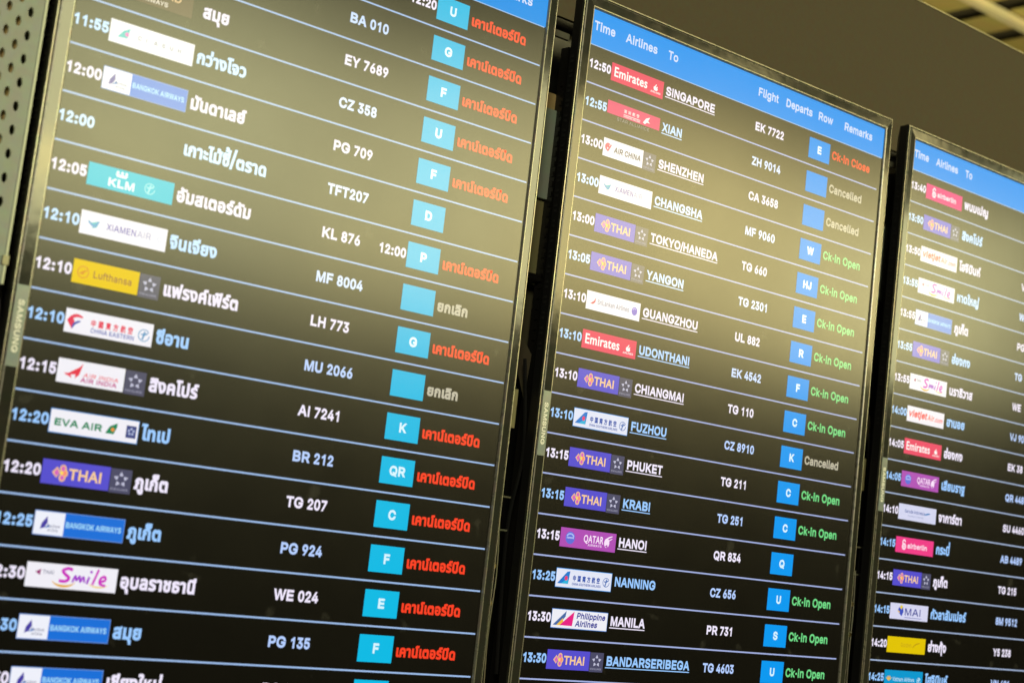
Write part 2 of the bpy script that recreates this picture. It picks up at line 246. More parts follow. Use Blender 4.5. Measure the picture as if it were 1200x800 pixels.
46:(188,[(51,29,55,18,73,1,95,-4,118,1,135,18,141,41,135,64,118,81,95,87,73,81,55,64,51,53)]),
}
THAI_SANS = {
3585:(416,[(123,172,133,186,162,201,178,202,184,236,109,273,112,290,120,305,134,318,152,328,175,334,201,336,250,327,270,316,286,300,295,278,298,250,298,0,360,0,360,256,357,285,350,310,338,331,322,349,303,363,255,381,202,387,143,380,97,360,64,330,48,295,46,254,122,225,86,207,72,195,61,179,55,158,53,0,114,0,114,132)]),
3588:(426,[(56,0,118,0,121,103,133,128,156,147,173,154,243,159,243,209,174,206,143,193,118,166,121,271,129,294,142,312,160,325,184,333,212,336,241,333,265,325,284,312,297,294,305,271,308,243,308,0,370,0,370,243,366,286,353,321,333,350,303,370,263,383,213,387,163,383,124,370,94,350,73,321,60,286,56,243)]),
3591:(372,[(62,380,0,380,119,0,182,1,227,12,262,31,292,62,318,111,328,140,335,207,330,261,324,285,303,327,274,356,222,379,128,377,144,327,175,332,204,329,228,318,247,299,262,275,270,244,272,186,264,140,246,98,216,67,184,54,165,53)]),
3592:(369,[(26,358,26,300,84,327,147,336,196,329,215,321,231,309,243,294,252,275,262,223,259,132,245,90,235,75,207,56,190,51,161,50,161,218,49,218,49,169,102,169,102,0,198,3,231,10,258,23,280,40,297,62,310,88,325,152,325,230,310,297,297,324,278,346,256,364,228,377,194,384,129,386,60,373)]),
3594:(381,[(37,369,51,325,94,334,110,323,112,297,63,216,54,183,53,119,57,81,69,49,89,25,116,7,150,-3,191,-7,231,-4,264,6,290,23,308,46,319,74,323,107,318,245,302,268,281,277,281,280,300,290,313,302,322,318,330,357,331,380,269,380,264,333,252,313,243,305,209,300,209,260,227,259,250,247,260,223,259,90,253,73,243,60,230,51,178,44,153,50,133,64,120,87,115,123,116,180,128,217,163,272,171,327,159,360,142,375,117,383,57,378)]),
3595:(386,[(130,312,71,227,58,189,57,120,61,81,72,50,92,25,118,7,151,-3,191,-7,232,-4,266,6,293,23,312,46,324,74,328,107,327,220,320,251,301,272,285,279,285,282,303,291,316,303,331,336,335,380,273,380,268,333,257,313,247,305,213,300,213,260,232,259,254,247,265,223,264,90,258,73,247,60,232,51,179,44,146,55,129,74,120,103,123,203,180,294,185,380,151,380,138,352,107,340,94,345,85,367,85,380,31,380,32,346,46,317,72,302,95,301)]),
3597:(630,[(158,-5,184,3,175,48,140,44,123,56,120,73,122,156,128,174,138,187,166,201,182,202,188,236,109,273,112,292,120,307,133,320,151,329,194,336,238,328,261,314,277,288,282,271,285,98,298,53,324,23,359,6,399,1,446,7,482,26,509,51,508,9,497,-28,476,-51,448,-63,395,-66,336,-54,303,-37,303,-97,357,-115,415,-121,474,-113,521,-90,538,-73,552,-52,567,2,569,380,508,380,506,143,496,106,477,77,449,59,414,53,378,61,364,71,353,86,347,106,342,286,335,312,323,333,307,351,289,364,244,381,195,387,140,380,95,361,64,332,54,315,46,277,46,254,126,225,90,207,77,196,66,180,60,159,59,48,69,21,97,-1)]),
3600:(379,[(24,358,24,300,81,327,144,336,194,329,213,321,240,294,256,251,261,191,256,132,242,90,232,75,204,56,187,51,158,50,158,218,46,218,46,169,99,169,99,0,195,3,228,10,255,23,277,40,294,62,308,88,317,118,324,191,318,254,312,281,302,305,284,328,327,348,344,367,353,391,354,405,293,405,292,392,277,373,251,361,224,376,179,386,102,383,39,366),(103,-96,125,-96,143,-107,162,-139,175,-139,215,-101,261,-139,319,-139,319,-36,264,-36,264,-86,215,-49,174,-87,149,-58,122,-48,104,-46,67,-55,51,-66,39,-81,31,-100,28,-139,83,-139,90,-107)]),
3604:(427,[(43,153,54,89,65,62,80,38,99,19,123,5,152,-4,231,-1,239,2,232,50,196,44,173,46,139,63,118,94,104,161,105,224,110,256,128,299,141,314,157,324,214,336,246,333,271,326,288,313,300,296,308,274,310,0,371,0,369,280,364,303,354,325,341,343,303,371,277,380,212,387,164,383,122,370,88,346,63,309,47,257,43,224)]),
3605:(441,[(56,93,67,64,81,40,101,20,125,5,155,-4,237,-1,245,2,239,49,198,44,175,46,155,53,140,63,119,94,106,167,107,242,119,303,130,321,144,332,170,335,187,327,199,308,202,294,241,294,252,326,269,335,293,335,311,326,318,318,323,289,323,0,385,0,385,290,382,320,374,344,360,363,342,376,318,384,275,386,248,379,229,363,221,351,207,372,171,386,133,385,94,368,79,353,66,332,49,277,44,198,49,125)]),
3607:(422,[(112,320,101,380,58,380,58,0,120,0,121,241,132,278,152,308,166,320,201,333,247,333,268,325,284,313,295,297,302,276,304,0,366,0,364,283,359,308,338,347,323,362,284,381,234,387,180,379,158,369,139,355,125,339,115,320)]),
3608:(377,[(136,-3,189,-7,254,0,279,8,316,33,337,69,344,113,339,152,324,182,288,213,126,269,111,282,105,299,115,321,154,335,272,326,319,309,319,364,246,384,158,386,106,376,71,357,50,330,44,294,50,262,67,239,98,220,254,165,276,145,283,112,277,80,260,60,235,48,174,43,114,56,114,176,56,176,56,18)]),
3609:(425,[(56,380,58,97,63,72,84,33,99,18,138,-1,187,-7,216,-5,241,1,282,24,307,56,310,56,313,0,364,0,364,380,302,380,302,160,299,127,290,99,276,76,255,59,230,49,200,45,176,47,155,55,139,67,127,83,120,104,118,380)]),
3610:(419,[(118,380,56,380,56,137,60,95,72,59,92,31,120,10,159,-3,209,-7,259,-3,298,10,327,31,347,59,359,95,363,137,363,380,301,380,301,137,298,108,291,85,278,67,261,55,237,47,209,44,180,47,158,55,140,67,128,85,120,108)]),
3611:(420,[(118,380,56,380,56,137,60,95,72,59,92,31,120,10,159,-3,209,-7,259,-3,298,10,327,31,347,59,359,95,363,137,363,517,301,517,301,137,298,108,291,85,278,67,261,55,237,47,209,44,180,47,158,55,140,67,128,85,120,108)]),
3614:(482,[(119,215,92,380,28,380,97,0,157,0,240,292,243,292,261,207,325,0,385,0,454,380,390,380,348,87,345,87,313,217,266,380,215,380,134,87)]),
3615:(473,[(92,380,28,380,94,0,155,0,237,292,240,292,258,207,321,0,382,0,458,517,397,517,345,87,342,87,310,217,263,380,213,380,134,87,130,87,116,215)]),
3616:(418,[(20,46,13,3,61,-7,93,0,107,8,117,21,126,65,127,155,141,186,167,201,183,202,189,236,110,273,112,290,121,305,135,318,153,328,176,334,202,336,252,327,272,316,288,300,297,278,300,250,300,0,362,0,360,285,352,310,340,331,324,349,305,363,257,381,203,387,144,380,97,360,65,330,49,295,46,254,126,223,92,208,80,197,71,181,64,135,62,54,50,43)]),
3617:(426,[(112,0,116,60,119,60,129,41,143,24,185,1,239,-7,289,-1,327,18,354,51,363,72,370,126,370,380,308,380,306,104,299,83,288,67,272,55,252,47,206,47,187,51,157,70,145,83,129,118,123,160,123,380,62,380,62,0)]),
3618:(412,[(120,155,131,167,167,180,206,182,206,227,153,231,122,248,111,270,111,299,123,321,149,333,212,327,223,374,160,385,113,379,79,361,58,336,48,306,48,273,64,235,112,205,112,202,82,191,65,174,53,148,49,112,56,68,64,49,92,19,138,0,202,-6,251,-3,289,8,319,26,339,51,352,86,356,130,356,380,294,380,293,110,286,82,270,62,243,49,202,44,162,49,135,61,120,80,112,117,114,138)]),
3619:(338,[(28,20,87,1,163,-7,226,0,270,20,286,34,305,67,311,104,310,125,295,160,268,186,110,257,95,280,96,301,113,322,129,330,151,335,222,333,290,313,290,365,244,381,181,387,121,381,77,365,48,339,34,306,34,267,48,233,75,206,140,175,214,147,241,126,249,109,247,82,239,69,225,58,187,46,92,54,46,70)]),
3621:(396,[(124,327,190,336,219,334,242,328,258,317,270,302,277,280,279,232,155,221,110,209,76,191,53,167,39,137,34,102,38,70,48,43,66,21,91,6,122,-4,203,-3,221,3,212,49,171,43,131,49,105,69,96,103,99,124,108,141,123,154,146,164,178,172,279,180,279,0,340,0,339,278,331,314,315,343,291,365,259,379,196,387,142,383,64,359,64,301)]),
3623:(341,[(29,368,29,316,69,331,114,336,152,332,182,319,205,299,221,270,231,234,234,191,231,148,222,111,206,82,184,61,157,49,126,44,80,51,46,67,26,19,80,-1,132,-7,183,-1,224,17,256,46,279,86,293,135,298,191,296,229,279,294,265,321,246,344,223,362,194,376,160,384,105,387,43,374)]),
3626:(397,[(64,359,64,301,124,327,190,336,219,334,242,328,258,317,270,302,277,280,279,232,155,221,110,209,76,191,53,167,39,137,34,102,38,70,48,43,66,21,91,6,122,-4,203,-3,221,3,212,49,171,43,131,49,105,69,96,103,99,124,108,141,123,154,146,164,178,172,279,180,279,0,340,0,339,278,323,328,317,333,344,348,366,379,370,405,310,405,303,382,281,366,258,379,196,387,142,383)]),
3627:(407,[(123,216,123,380,62,380,62,0,123,0,123,143,200,220,225,218,252,210,273,198,286,180,295,159,298,134,298,0,359,0,358,161,344,205,317,238,278,259,244,264,356,380,284,380)]),
3629:(398,[(132,332,175,336,225,329,244,320,271,291,286,247,291,187,286,122,279,98,258,65,227,48,189,43,156,47,130,61,113,87,104,128,103,169,191,169,191,218,45,218,42,155,46,104,58,63,79,32,108,10,145,-3,191,-7,228,-4,260,3,287,16,308,34,326,56,347,114,353,148,352,226,347,261,337,293,323,321,305,344,282,362,254,376,221,384,166,387,64,365,54,360,54,302)]),
3630:(388,[(54,360,54,302,92,321,154,335,202,334,224,329,243,320,271,291,286,247,291,187,286,122,279,98,258,65,227,48,189,43,156,47,130,61,113,87,104,128,103,169,191,169,191,218,45,218,42,155,46,104,58,63,79,32,108,10,145,-3,191,-7,228,-4,260,3,287,16,308,33,326,56,338,82,353,148,353,222,341,282,330,307,311,331,344,348,361,367,370,391,371,405,311,405,304,382,275,363,249,377,207,386,102,377)]),
3632:(234,[(30,84,49,59,73,48,106,44,207,44,207,93,94,96,90,136,38,144,30,126),(30,279,49,254,73,242,106,239,207,239,207,287,94,290,90,330,38,338,30,320)]),
3633:(0,[(-229,488,-222,470,-207,455,-183,444,-150,440,29,440,29,488,-161,490,-171,510,-166,531,-218,540,-226,520)]),
3634:(282,[(7,366,7,311,64,333,96,336,135,329,148,320,157,307,164,270,164,0,225,0,224,303,219,325,200,357,170,377,130,386,65,384)]),
3636:(0,[(-62,440,-62,490,-306,490,-356,467,-356,440)]),
3637:(0,[(-356,467,-356,440,-62,440,-61,546,-119,546,-119,490,-306,490)]),
3640:(0,[(-152,-51,-145,-92,-124,-92,-117,-107,-117,-181,-62,-181,-64,-75,-67,-64,-83,-49)]),
3641:(0,[(-269,-49,-265,-90,-245,-92,-240,-136,-232,-153,-219,-166,-202,-176,-179,-182,-125,-182,-102,-176,-85,-166,-72,-152,-64,-135,-62,-46,-116,-46,-119,-126,-131,-137,-165,-140,-181,-132,-189,-110,-194,-64,-209,-49)]),
3648:(205,[(150,-7,192,3,184,49,148,44,131,56,128,74,128,380,67,380,68,48,78,21,95,5)]),
3649:(394,[(150,-7,192,3,184,49,148,44,131,56,128,74,128,380,67,380,68,48,78,21,95,5),(339,-7,381,3,373,49,337,44,321,56,318,74,318,380,256,380,257,48,267,21,285,5)]),
3650:(214,[(6,551,6,524,42,516,57,506,67,492,74,472,78,48,87,21,116,-1,176,-5,202,3,193,49,158,44,141,56,138,74,137,456,120,503,101,521,102,524,243,524,243,573,58,573)]),
3651:(200,[(13,562,13,510,68,528,109,524,126,511,131,488,123,458,63,369,60,337,61,48,71,21,99,-1,160,-5,185,3,177,49,141,44,124,56,121,74,125,363,181,447,190,477,188,521,179,542,163,558,143,569,118,576,57,576)]),
3652:(211,[(78,48,87,21,116,-1,176,-5,202,3,193,49,158,44,141,56,138,74,140,473,147,493,157,508,186,522,202,524,202,573,7,573,-9,524,112,524,85,488,76,435)]),
3655:(0,[(-261,506,-256,528,-241,541,-222,545,-69,545,-69,587,-244,586,-281,572,-299,553,-309,526,-307,486,-299,467,-286,452,-268,441,-248,434,-223,432,-189,462,-176,444,-146,431,-115,432,-86,447,-77,460,-71,477,-69,508,-114,508,-120,479,-140,471,-157,476,-173,498,-175,508,-189,508,-227,473,-247,477,-257,489)]),
3656:(0,[(-123,587,-123,440,-62,440,-62,587)]),
3657:(0,[(-255,471,-255,440,-40,440,-40,489,-153,489,-142,505,-138,528,-145,556,-165,576,-214,581,-246,571,-255,564,-241,526,-214,534,-195,524,-194,506,-202,493)]),
3660:(0,[(-19,473,-19,521,-131,520,-168,506,-184,483,-181,432,-175,420,-122,429,-128,450,-125,463,-114,471)]),
}
HAN_SANS = {
20013:(1000,[(34,65,60,65,60,87,160,87,160,-28,188,-28,188,87,289,87,289,67,316,67,316,231,188,231,188,294,160,294,160,231,34,231),(60,113,60,206,160,206,160,113),(289,206,289,113,188,113,188,206)]),
22269:(1000,[(57,-28,57,-11,292,-11,292,-28,320,-28,320,278,30,278,30,-28),(95,151,95,128,161,128,161,69,80,69,80,46,272,46,272,69,186,69,186,128,256,128,256,151,186,151,186,201,265,201,265,224,85,224,85,201,161,201,161,151),(224,121,207,112,242,72,260,83),(57,254,292,254,292,14,57,14)]),
21335:(1000,[(111,161,132,119,154,126,132,168),(187,-21,187,40,265,40,265,62,187,62,187,97,259,97,259,118,216,118,241,161,218,168,194,118,93,118,93,97,161,97,161,62,86,62,86,40,161,40,161,-21),(21,259,21,234,160,234,160,197,40,197,40,-28,67,-28,67,173,284,173,283,-3,227,-5,236,-28,296,-24,308,-15,311,3,311,197,189,197,189,234,329,234,329,259,189,259,189,294,160,294,160,259)]),
26041:(1000,[(108,38,139,126,265,126,255,39,242,4,225,0,166,2,175,-23,234,-24,252,-21,265,-12,281,32,293,152,144,152,148,208,328,208,328,234,180,234,205,244,179,296,154,286,178,234,24,234,24,208,119,208,100,87,16,-8,35,-29)]),
33322:(1000,[(12,-18,32,-30,57,42,62,120,121,120,120,-1,83,-2,90,-25,117,-25,133,-21,142,-12,144,252,93,252,107,291,81,297,70,252,39,252,39,141,14,141,14,120,39,120,34,49),(86,107,69,99,94,46,112,54),(87,214,70,207,91,157,108,165),(209,101,209,154,269,154,271,-8,276,-18,319,-23,332,-14,338,13,339,38,321,47,317,0,296,0,294,178,185,178,185,102,178,42,146,-15,166,-29,201,34),(258,245,233,298,209,290,233,236,154,236,154,212,332,212,332,236,233,236),(62,141,62,231,121,231,121,141)]),
31354:(1000,[(53,172,53,227,297,227,297,181,324,181,324,251,198,251,176,296,148,289,166,251,27,251,27,172),(134,207,87,172,30,145,45,122,104,154,153,190),(27,8,27,-16,325,-16,325,8,188,8,188,96,289,96,289,120,64,120,64,96,161,96,161,8),(214,206,197,188,304,125,322,145)]),
22283:(1000,[(54,-29,54,-13,296,-13,296,-29,321,-29,321,278,29,278,29,-29),(73,44,176,65,175,83,69,65),(85,166,85,98,164,98,164,166),(104,114,104,150,144,150,144,114),(176,245,179,208,73,208,73,188,181,188,189,131,200,84,176,58,147,38,162,21,209,62,225,39,245,27,268,33,281,73,264,85,259,58,253,48,237,58,224,81,247,121,264,167,242,172,231,138,216,107,203,188,278,188,278,208,201,208,199,245),(231,249,219,237,257,211,269,225),(54,11,54,254,296,254,296,11)]),
26481:(1000,[(79,152,79,186,161,186,161,152),(33,-22,101,15,161,67,161,-28,188,-28,188,68,249,15,318,-23,337,0,269,32,210,78,301,78,301,207,188,207,188,236,329,236,329,261,188,261,188,294,161,294,161,261,23,261,23,236,161,236,161,207,54,207,54,78,139,78,81,32,14,0),(79,99,79,133,161,133,161,99),(274,133,274,99,188,99,188,133),(274,186,274,152,188,152,188,186)]),
28145:(1000,[(27,195,13,175,76,138,89,160),(21,-4,41,-22,96,90,78,108),(43,290,29,270,87,234,101,256),(139,212,139,252,297,252,297,213,322,213,322,275,115,275,115,212),(94,12,111,-9,163,30,203,85,203,-26,230,-26,230,86,268,32,315,-8,333,13,285,50,246,101,322,101,322,125,230,125,230,163,203,163,203,125,113,125,113,101,187,101,147,48),(178,229,149,192,111,162,130,144,169,178,201,221),(269,181,298,145,318,160,289,195,251,231,232,218)]),
22323:(1000,[(13,45,21,19,134,63,130,88,89,72,89,183,132,183,132,209,89,209,89,290,62,290,62,209,18,209,18,183,62,183,62,62),(175,66,182,165,182,284,156,284,156,165,149,74,112,-8,137,-23),(226,17,251,17,251,267,226,267),(321,-23,321,285,294,285,294,-23)]),
}
HUMANIST = {
46:(219,[(49,51,57,21,79,-1,109,-9,139,-1,161,21,169,51,161,81,139,103,109,111,79,103,57,81)]),
65:(667,[(0,0,100,0,186,201,476,201,567,0,667,0,362,686,293,686),(326,536,436,289,224,289)]),
69:(500,[(173,88,173,300,452,300,452,388,173,388,173,594,462,594,462,682,75,682,75,0,471,0,471,88)]),
72:(729,[(75,0,173,0,173,297,555,297,555,0,653,0,653,682,555,682,555,385,173,385,173,682,75,682)]),
73:(250,[(76,682,76,0,174,0,174,682)]),
81:(823,[(45,341,82,184,182,65,331,0,431,-65,542,-114,666,-139,754,-52,751,-49,682,-56,601,-40,496,0,643,65,743,185,780,339,732,519,605,644,421,691,225,646,93,523),(176,212,146,340,171,453,256,556,417,601,552,566,645,472,679,338,645,210,554,117,419,81,267,117)]),
82:(604,[(175,296,216,296,265,287,321,243,397,140,487,0,604,0,511,135,462,213,414,276,359,324,421,363,460,419,473,491,446,593,368,659,249,682,77,682,77,0,175,0),(175,384,175,598,238,598,315,586,358,550,372,495,361,441,320,400,238,384)]),
84:(604,[(17,682,17,594,253,594,253,0,351,0,351,594,587,594,587,682)]),
97:(427,[(40,47,78,7,136,-9,177,-4,217,11,257,37,270,11,292,-4,325,-9,351,-6,377,5,411,26,411,80,376,59,364,56,355,58,349,65,347,310,325,394,267,442,184,458,124,451,75,431,35,397,35,300,80,342,128,366,177,374,222,366,249,340,258,295,258,271,107,214,50,172,26,101),(124,84,116,117,136,162,187,195,258,222,258,91,233,71,207,58,180,54,147,62)]),
98:(500,[(59,25,109,7,166,-5,226,-9,355,20,437,103,466,234,441,349,372,429,272,458,229,454,187,440,148,417,148,682,59,682),(148,89,148,332,183,359,216,374,250,378,316,358,359,304,375,221,357,145,309,94,238,75,177,82)]),
99:(438,[(68,345,41,216,70,99,150,20,269,-9,318,-5,365,4,403,17,403,105,361,88,322,78,284,75,204,93,151,144,132,224,150,304,197,357,269,376,307,372,347,359,393,332,393,427,352,443,310,454,263,458,145,428)]),
101:(479,[(41,230,66,113,140,25,259,-9,327,-3,384,14,438,44,438,130,386,101,334,82,281,76,207,91,156,136,130,211,446,211,422,349,354,431,251,458,141,429,68,350),(194,368,253,381,308,367,343,329,358,270,132,270,154,330)]),
105:(219,[(57,585,64,558,83,539,110,532,137,539,156,558,163,585,156,612,137,631,110,638,83,631,64,612),(65,449,65,0,154,0,154,449)]),
106:(219,[(29,-143,-6,-164,61,-230,110,-193,140,-139,150,-59,150,449,61,449,61,-66,52,-110),(53,585,60,558,79,539,106,532,133,539,152,558,159,585,152,612,133,631,106,638,79,631,60,612)]),
108:(219,[(65,682,65,0,154,0,154,682)]),
109:(771,[(148,0,148,326,183,360,219,378,260,383,301,372,330,338,341,279,341,0,430,0,430,326,464,356,498,376,530,383,577,371,610,335,623,278,623,0,712,0,712,282,694,375,642,436,563,458,504,447,455,418,413,377,378,422,332,449,279,458,237,451,193,428,148,390,148,449,59,449,59,0)]),
110:(500,[(150,0,150,322,189,360,225,381,262,387,309,373,339,336,350,278,350,0,439,0,439,277,418,379,363,438,286,458,237,450,191,427,150,390,150,449,61,449,61,0)]),
111:(552,[(36,229,67,106,150,22,273,-9,400,21,485,104,516,229,484,347,399,428,273,458,152,427,68,346),(145,146,127,229,146,306,197,358,272,378,351,358,405,306,425,228,406,144,353,90,272,71,196,91)]),
114:(396,[(158,0,158,235,173,305,212,354,267,373,292,367,321,352,350,329,397,406,361,435,326,452,290,458,248,447,204,410,158,346,158,449,69,449,69,0)]),
115:(385,[(41,32,95,8,145,-5,197,-9,273,8,326,54,345,123,335,165,303,205,244,249,181,288,146,317,135,339,142,360,163,375,194,380,231,375,275,360,324,333,324,421,278,442,234,454,192,458,114,443,62,401,44,336,98,240,200,177,254,120,245,93,221,76,188,69,147,75,97,95,41,128)]),
116:(333,[(0,379,0,369,78,369,78,132,94,59,143,10,224,-9,258,-5,297,6,332,21,332,104,297,86,263,75,231,71,203,77,178,98,167,139,167,369,309,369,309,449,167,449,167,542)]),
118:(438,[(236,-9,434,449,339,449,221,173,100,449,3,449,206,-9)]),
}
G = {}
for family, table in (('i', SANS), ('t', THAI_SANS), ('c', HAN_SANS), ('b', HUMANIST)):
    for code, (adv_, loops_) in table.items():
        G[family + chr(code)] = (adv_, [[(L_[k], L_[k + 1]) for k in range(0, len(L_), 2)] for L_ in loops_])
G['iI'] = (200, [[(72, 0), (128, 0), (128, 509), (72, 509)]])
G['i1'] = (430, [[(225, 0), (283, 0), (283, 509), (236, 509), (205, 465), (160, 430), (105, 405), (105, 352), (170, 376), (225, 415)]])
AW = {' ': 278, '-': 333, '.': 278, '/': 278, ':': 333, 'I': 278, 'J': 556, 'L': 611, 'F': 611, 'T': 611, 'Z': 611, 'M': 833,
      'W': 944, 'G': 778, 'O': 778, 'Q': 778, 'E': 667, 'P': 667, 'S': 667, 'V': 667, 'X': 667, 'Y': 667,
      'f': 333, 'i': 278, 'j': 278, 'l': 278, 'm': 889, 'r': 389, 't': 333, 'w': 778, 'z': 500,
      'b': 611, 'd': 611, 'g': 611, 'h': 611, 'n': 611, 'o': 611, 'p': 611, 'q': 611, 'u': 611}
def aw(c): return AW.get(c, 722 if c.isupper() else 556)
_gt = {}
def glyph(key, w, sx):
    """emboldened outline: (points, triangles) in 1/1000 em; sx is the later sideways stretch"""
    k = (key, w, round(sx, 2))
    if k in _gt: return _gt[k]
    adv, loops = G[key]
    if not loops: _gt[k] = ([], []); return _gt[k]
    moved = []
    wx, wy = w / max(sx, .3), w
    for L in loops:
        n = len(L); out = []
        for i in range(n):
            a, b, c = L[i - 1], L[i], L[(i + 1) % n]
            d1 = Vector((b[0] - a[0], b[1] - a[1])); d2 = Vector((c[0] - b[0], c[1] - b[1]))
            d1.normalize(); d2.normalize()
            n1 = Vector((d1.y, -d1.x)); n2 = Vector((d2.y, -d2.x)); nn = n1 + n2
            if nn.length < .3: nn = n1
            nn.normalize(); k2 = 1 / max(.6, nn.dot(n1))
            out.append((b[0] + nn.x * k2 * wx, b[1] + nn.y * k2 * wy))
        moved.append(out)
    vs_, es_ = [], []
    for L in moved:
        n0 = len(vs_); vs_ += [Vector(p) for p in L]; es_ += [(n0 + i, n0 + (i + 1) % len(L)) for i in range(len(L))]
    vv, _, ff, _, _, _ = delaunay_2d_cdt(vs_, es_, [], 0, 1e-3)
    tr = []
    for t in ff:
        p = (vv[t[0]] + vv[t[1]] + vv[t[2]]) / 3; wn = 0
        for L in moved:
            for i in range(len(L)):
                a, b = L[i - 1], L[i]
                if (a[1] <= p.y) != (b[1] <= p.y) and a[0] + (p.y - a[1]) / (b[1] - a[1]) * (b[0] - a[0]) > p.x:
                    wn += 1 if b[1] > a[1] else -1
        if wn > 0: tr.append(tuple(t))
    _gt[k] = ([(v.x, v.y) for v in vv], tr); return _gt[k]
UPPER = 'ัิี็์่้'
def text(mb, s, x, y, em, z, m, w=34, width=None, slant=0.0, font='i', mono=True, center=False, rot=False, xs=1.0, weight_keep=False):
    """lay s on mb with its baseline at (x, y); returns the end x"""
    items = []; pen = 0.0; prev_up = False
    for ch in s:
        thai = '\u0e00' <= ch <= '\u0e7f'; cjk = '\u3000' < ch
        f = 't' if thai else ('c' if cjk else font)
        if f + ch not in G and not thai and not cjk: f = 'i'
        if ch == ' ' or f + ch not in G:
            pen += 278 if not thai else 0; continue
        adv = G[f + ch][0]
        if f == 'i' and mono:
            a = aw(ch); sx = a / (adv + 2 * 8); items.append((f + ch, pen, sx, 0)); pen += a
        elif thai:
            tone = ch in '่้์็'
            dy = 150 if (tone and prev_up) else 0
            items.append((f + ch, pen, 1.0, dy)); pen += adv * 1.06
            prev_up = ch in 'ัิี' or (prev_up and adv == 0 and False)
        elif cjk:
            items.append((f + ch, pen, 2.0, 0)); pen += 1000
        else:
            items.append((f + ch, pen, 1.0, 0)); pen += adv * (1.05 if f == 'b' else 1.0)
    tall = 1.07 if (width is None and w > 24 and not rot) else 1.0
    sc = em / 1000; X = (width / (pen * sc)) if width else xs
    x0 = x - (pen * sc * X / 2 if center else 0)
    for key, px, sx, dy in items:
        pts, tr = glyph(key, w, sx * X)
        P = []
        for gx, gy in pts:
            u = (px + gx * sx) * sc * X + slant * gy * sc; v = tall * ((gy + w) * 716 / (509 + 2 * w) if key[0] == 'i' else (gy * 2 if key[0] == 'c' else gy + dy)) * sc
            P.append((x + v, y + u, z) if rot else (x0 + u, y - v, z))
        mb.tris(P, tr, m)
    return x0 + pen * sc * X
# ------------------------------------------------------------------ shapes used in the airline marks
def circ(cx, cy, r, n=20, ry=None, a0=0, a1=360):
    ry = ry or r
    k = n if a1 - a0 >= 360 else n + 1
    return [(cx + r * math.cos(math.radians(a0 + (a1 - a0) * i / n)), cy + ry * math.sin(math.radians(a0 + (a1 - a0) * i / n))) for i in range(k)]
def arc(mb, cx, cy, r, w, a0, a1, z, m, n=14, ry=None, taper=False):
    ry = ry or r
    for i in range(n):
        q = []
        for t in (i / n, (i + 1) / n):
            a = math.radians(a0 + (a1 - a0) * t); ww = w * (math.sin(math.pi * min(max(t, .04), .96)) if taper else 1) / 2
            q.append(((cx + (r + ww) * math.cos(a), cy + (ry + ww) * math.sin(a)), (cx + (r - ww) * math.cos(a), cy + (ry - ww) * math.sin(a))))
        mb.flat((q[0][0], q[1][0], q[1][1], q[0][1]), z, m)
def stroke(mb, pts, w, z, m, taper=False):
    """brush line through pts"""
    P = [Vector(p) for p in pts]; n = len(P); L = []
    for i, p in enumerate(P):
        d = (P[min(i + 1, n - 1)] - P[max(i - 1, 0)]).normalized(); nn = Vector((-d.y, d.x))
        ww = w * (.35 + .65 * math.sin(math.pi * (i + .5) / n) if taper else 1) / 2
        L.append((p + nn * ww, p - nn * ww))
    for a, b in zip(L, L[1:]): mb.flat((a[0], b[0], b[1], a[1]), z, m)
def spline(pts, n=6):
    out = []
    P = [pts[0]] + list(pts) + [pts[-1]]
    for i in range(1, len(P) - 2):
        p0, p1, p2, p3 = (Vector(P[j]) for j in (i - 1, i, i + 1, i + 2))
        for k in range(n):
            t = k / n
            out.append(.5 * ((2 * p1) + (p2 - p0) * t + (2 * p0 - 5 * p1 + 4 * p2 - p3) * t * t + (3 * p1 - p0 - 3 * p2 + p3) * t ** 3))
    out.append(Vector(pts[-1])); return out

Z1, Z2, Z3, Z4 = -.0022, -.0036, -.005, -.0064
X0, X1, XM = .84, 2.73, 2.26          # airline tile left, right, and right when an alliance tile follows
WHT = (238, 236, 246); YT, YB = -.74, -.265

def alliance(mb, y, kx=0):
    mb.rect(XM + .012, X1, y + YT + .01, y + YB + .02, Z1, ui((72, 72, 100)))
    c = ui((190, 190, 215)); cx, cy = 2.50, y - .52
    for k in range(5):
        a = math.radians(-90 + 72 * k); a2 = a + math.radians(36); b2 = a - math.radians(36)
        r1, r2 = .155, .085
        mb.flat([(cx + .165 * math.cos(a), cy + .16 * math.sin(a)), (cx + .095 * math.cos(a + .5), cy + .092 * math.sin(a + .5)),
                 (cx + .068 * math.cos(a), cy + .066 * math.sin(a)), (cx + .095 * math.cos(a - .5), cy + .092 * math.sin(a - .5))], Z2, c)
    text(mb, 'STAR ALLIANCE', 2.30, y - .30, .062, Z2, ui((150, 150, 175)), w=20, width=.38)
def skyteam(mb, cx, cy, c, r=.15):
    arc(mb, cx, cy, r, .018, 0, 330, Z2, c)
    stroke(mb, [(cx - .07, cy - .02), (cx, cy - .01), (cx + .08, cy - .05)], .03, Z2, c)
    stroke(mb, [(cx + .01, cy - .08), (cx, cy), (cx - .03, cy + .09)], .035, Z2, c)
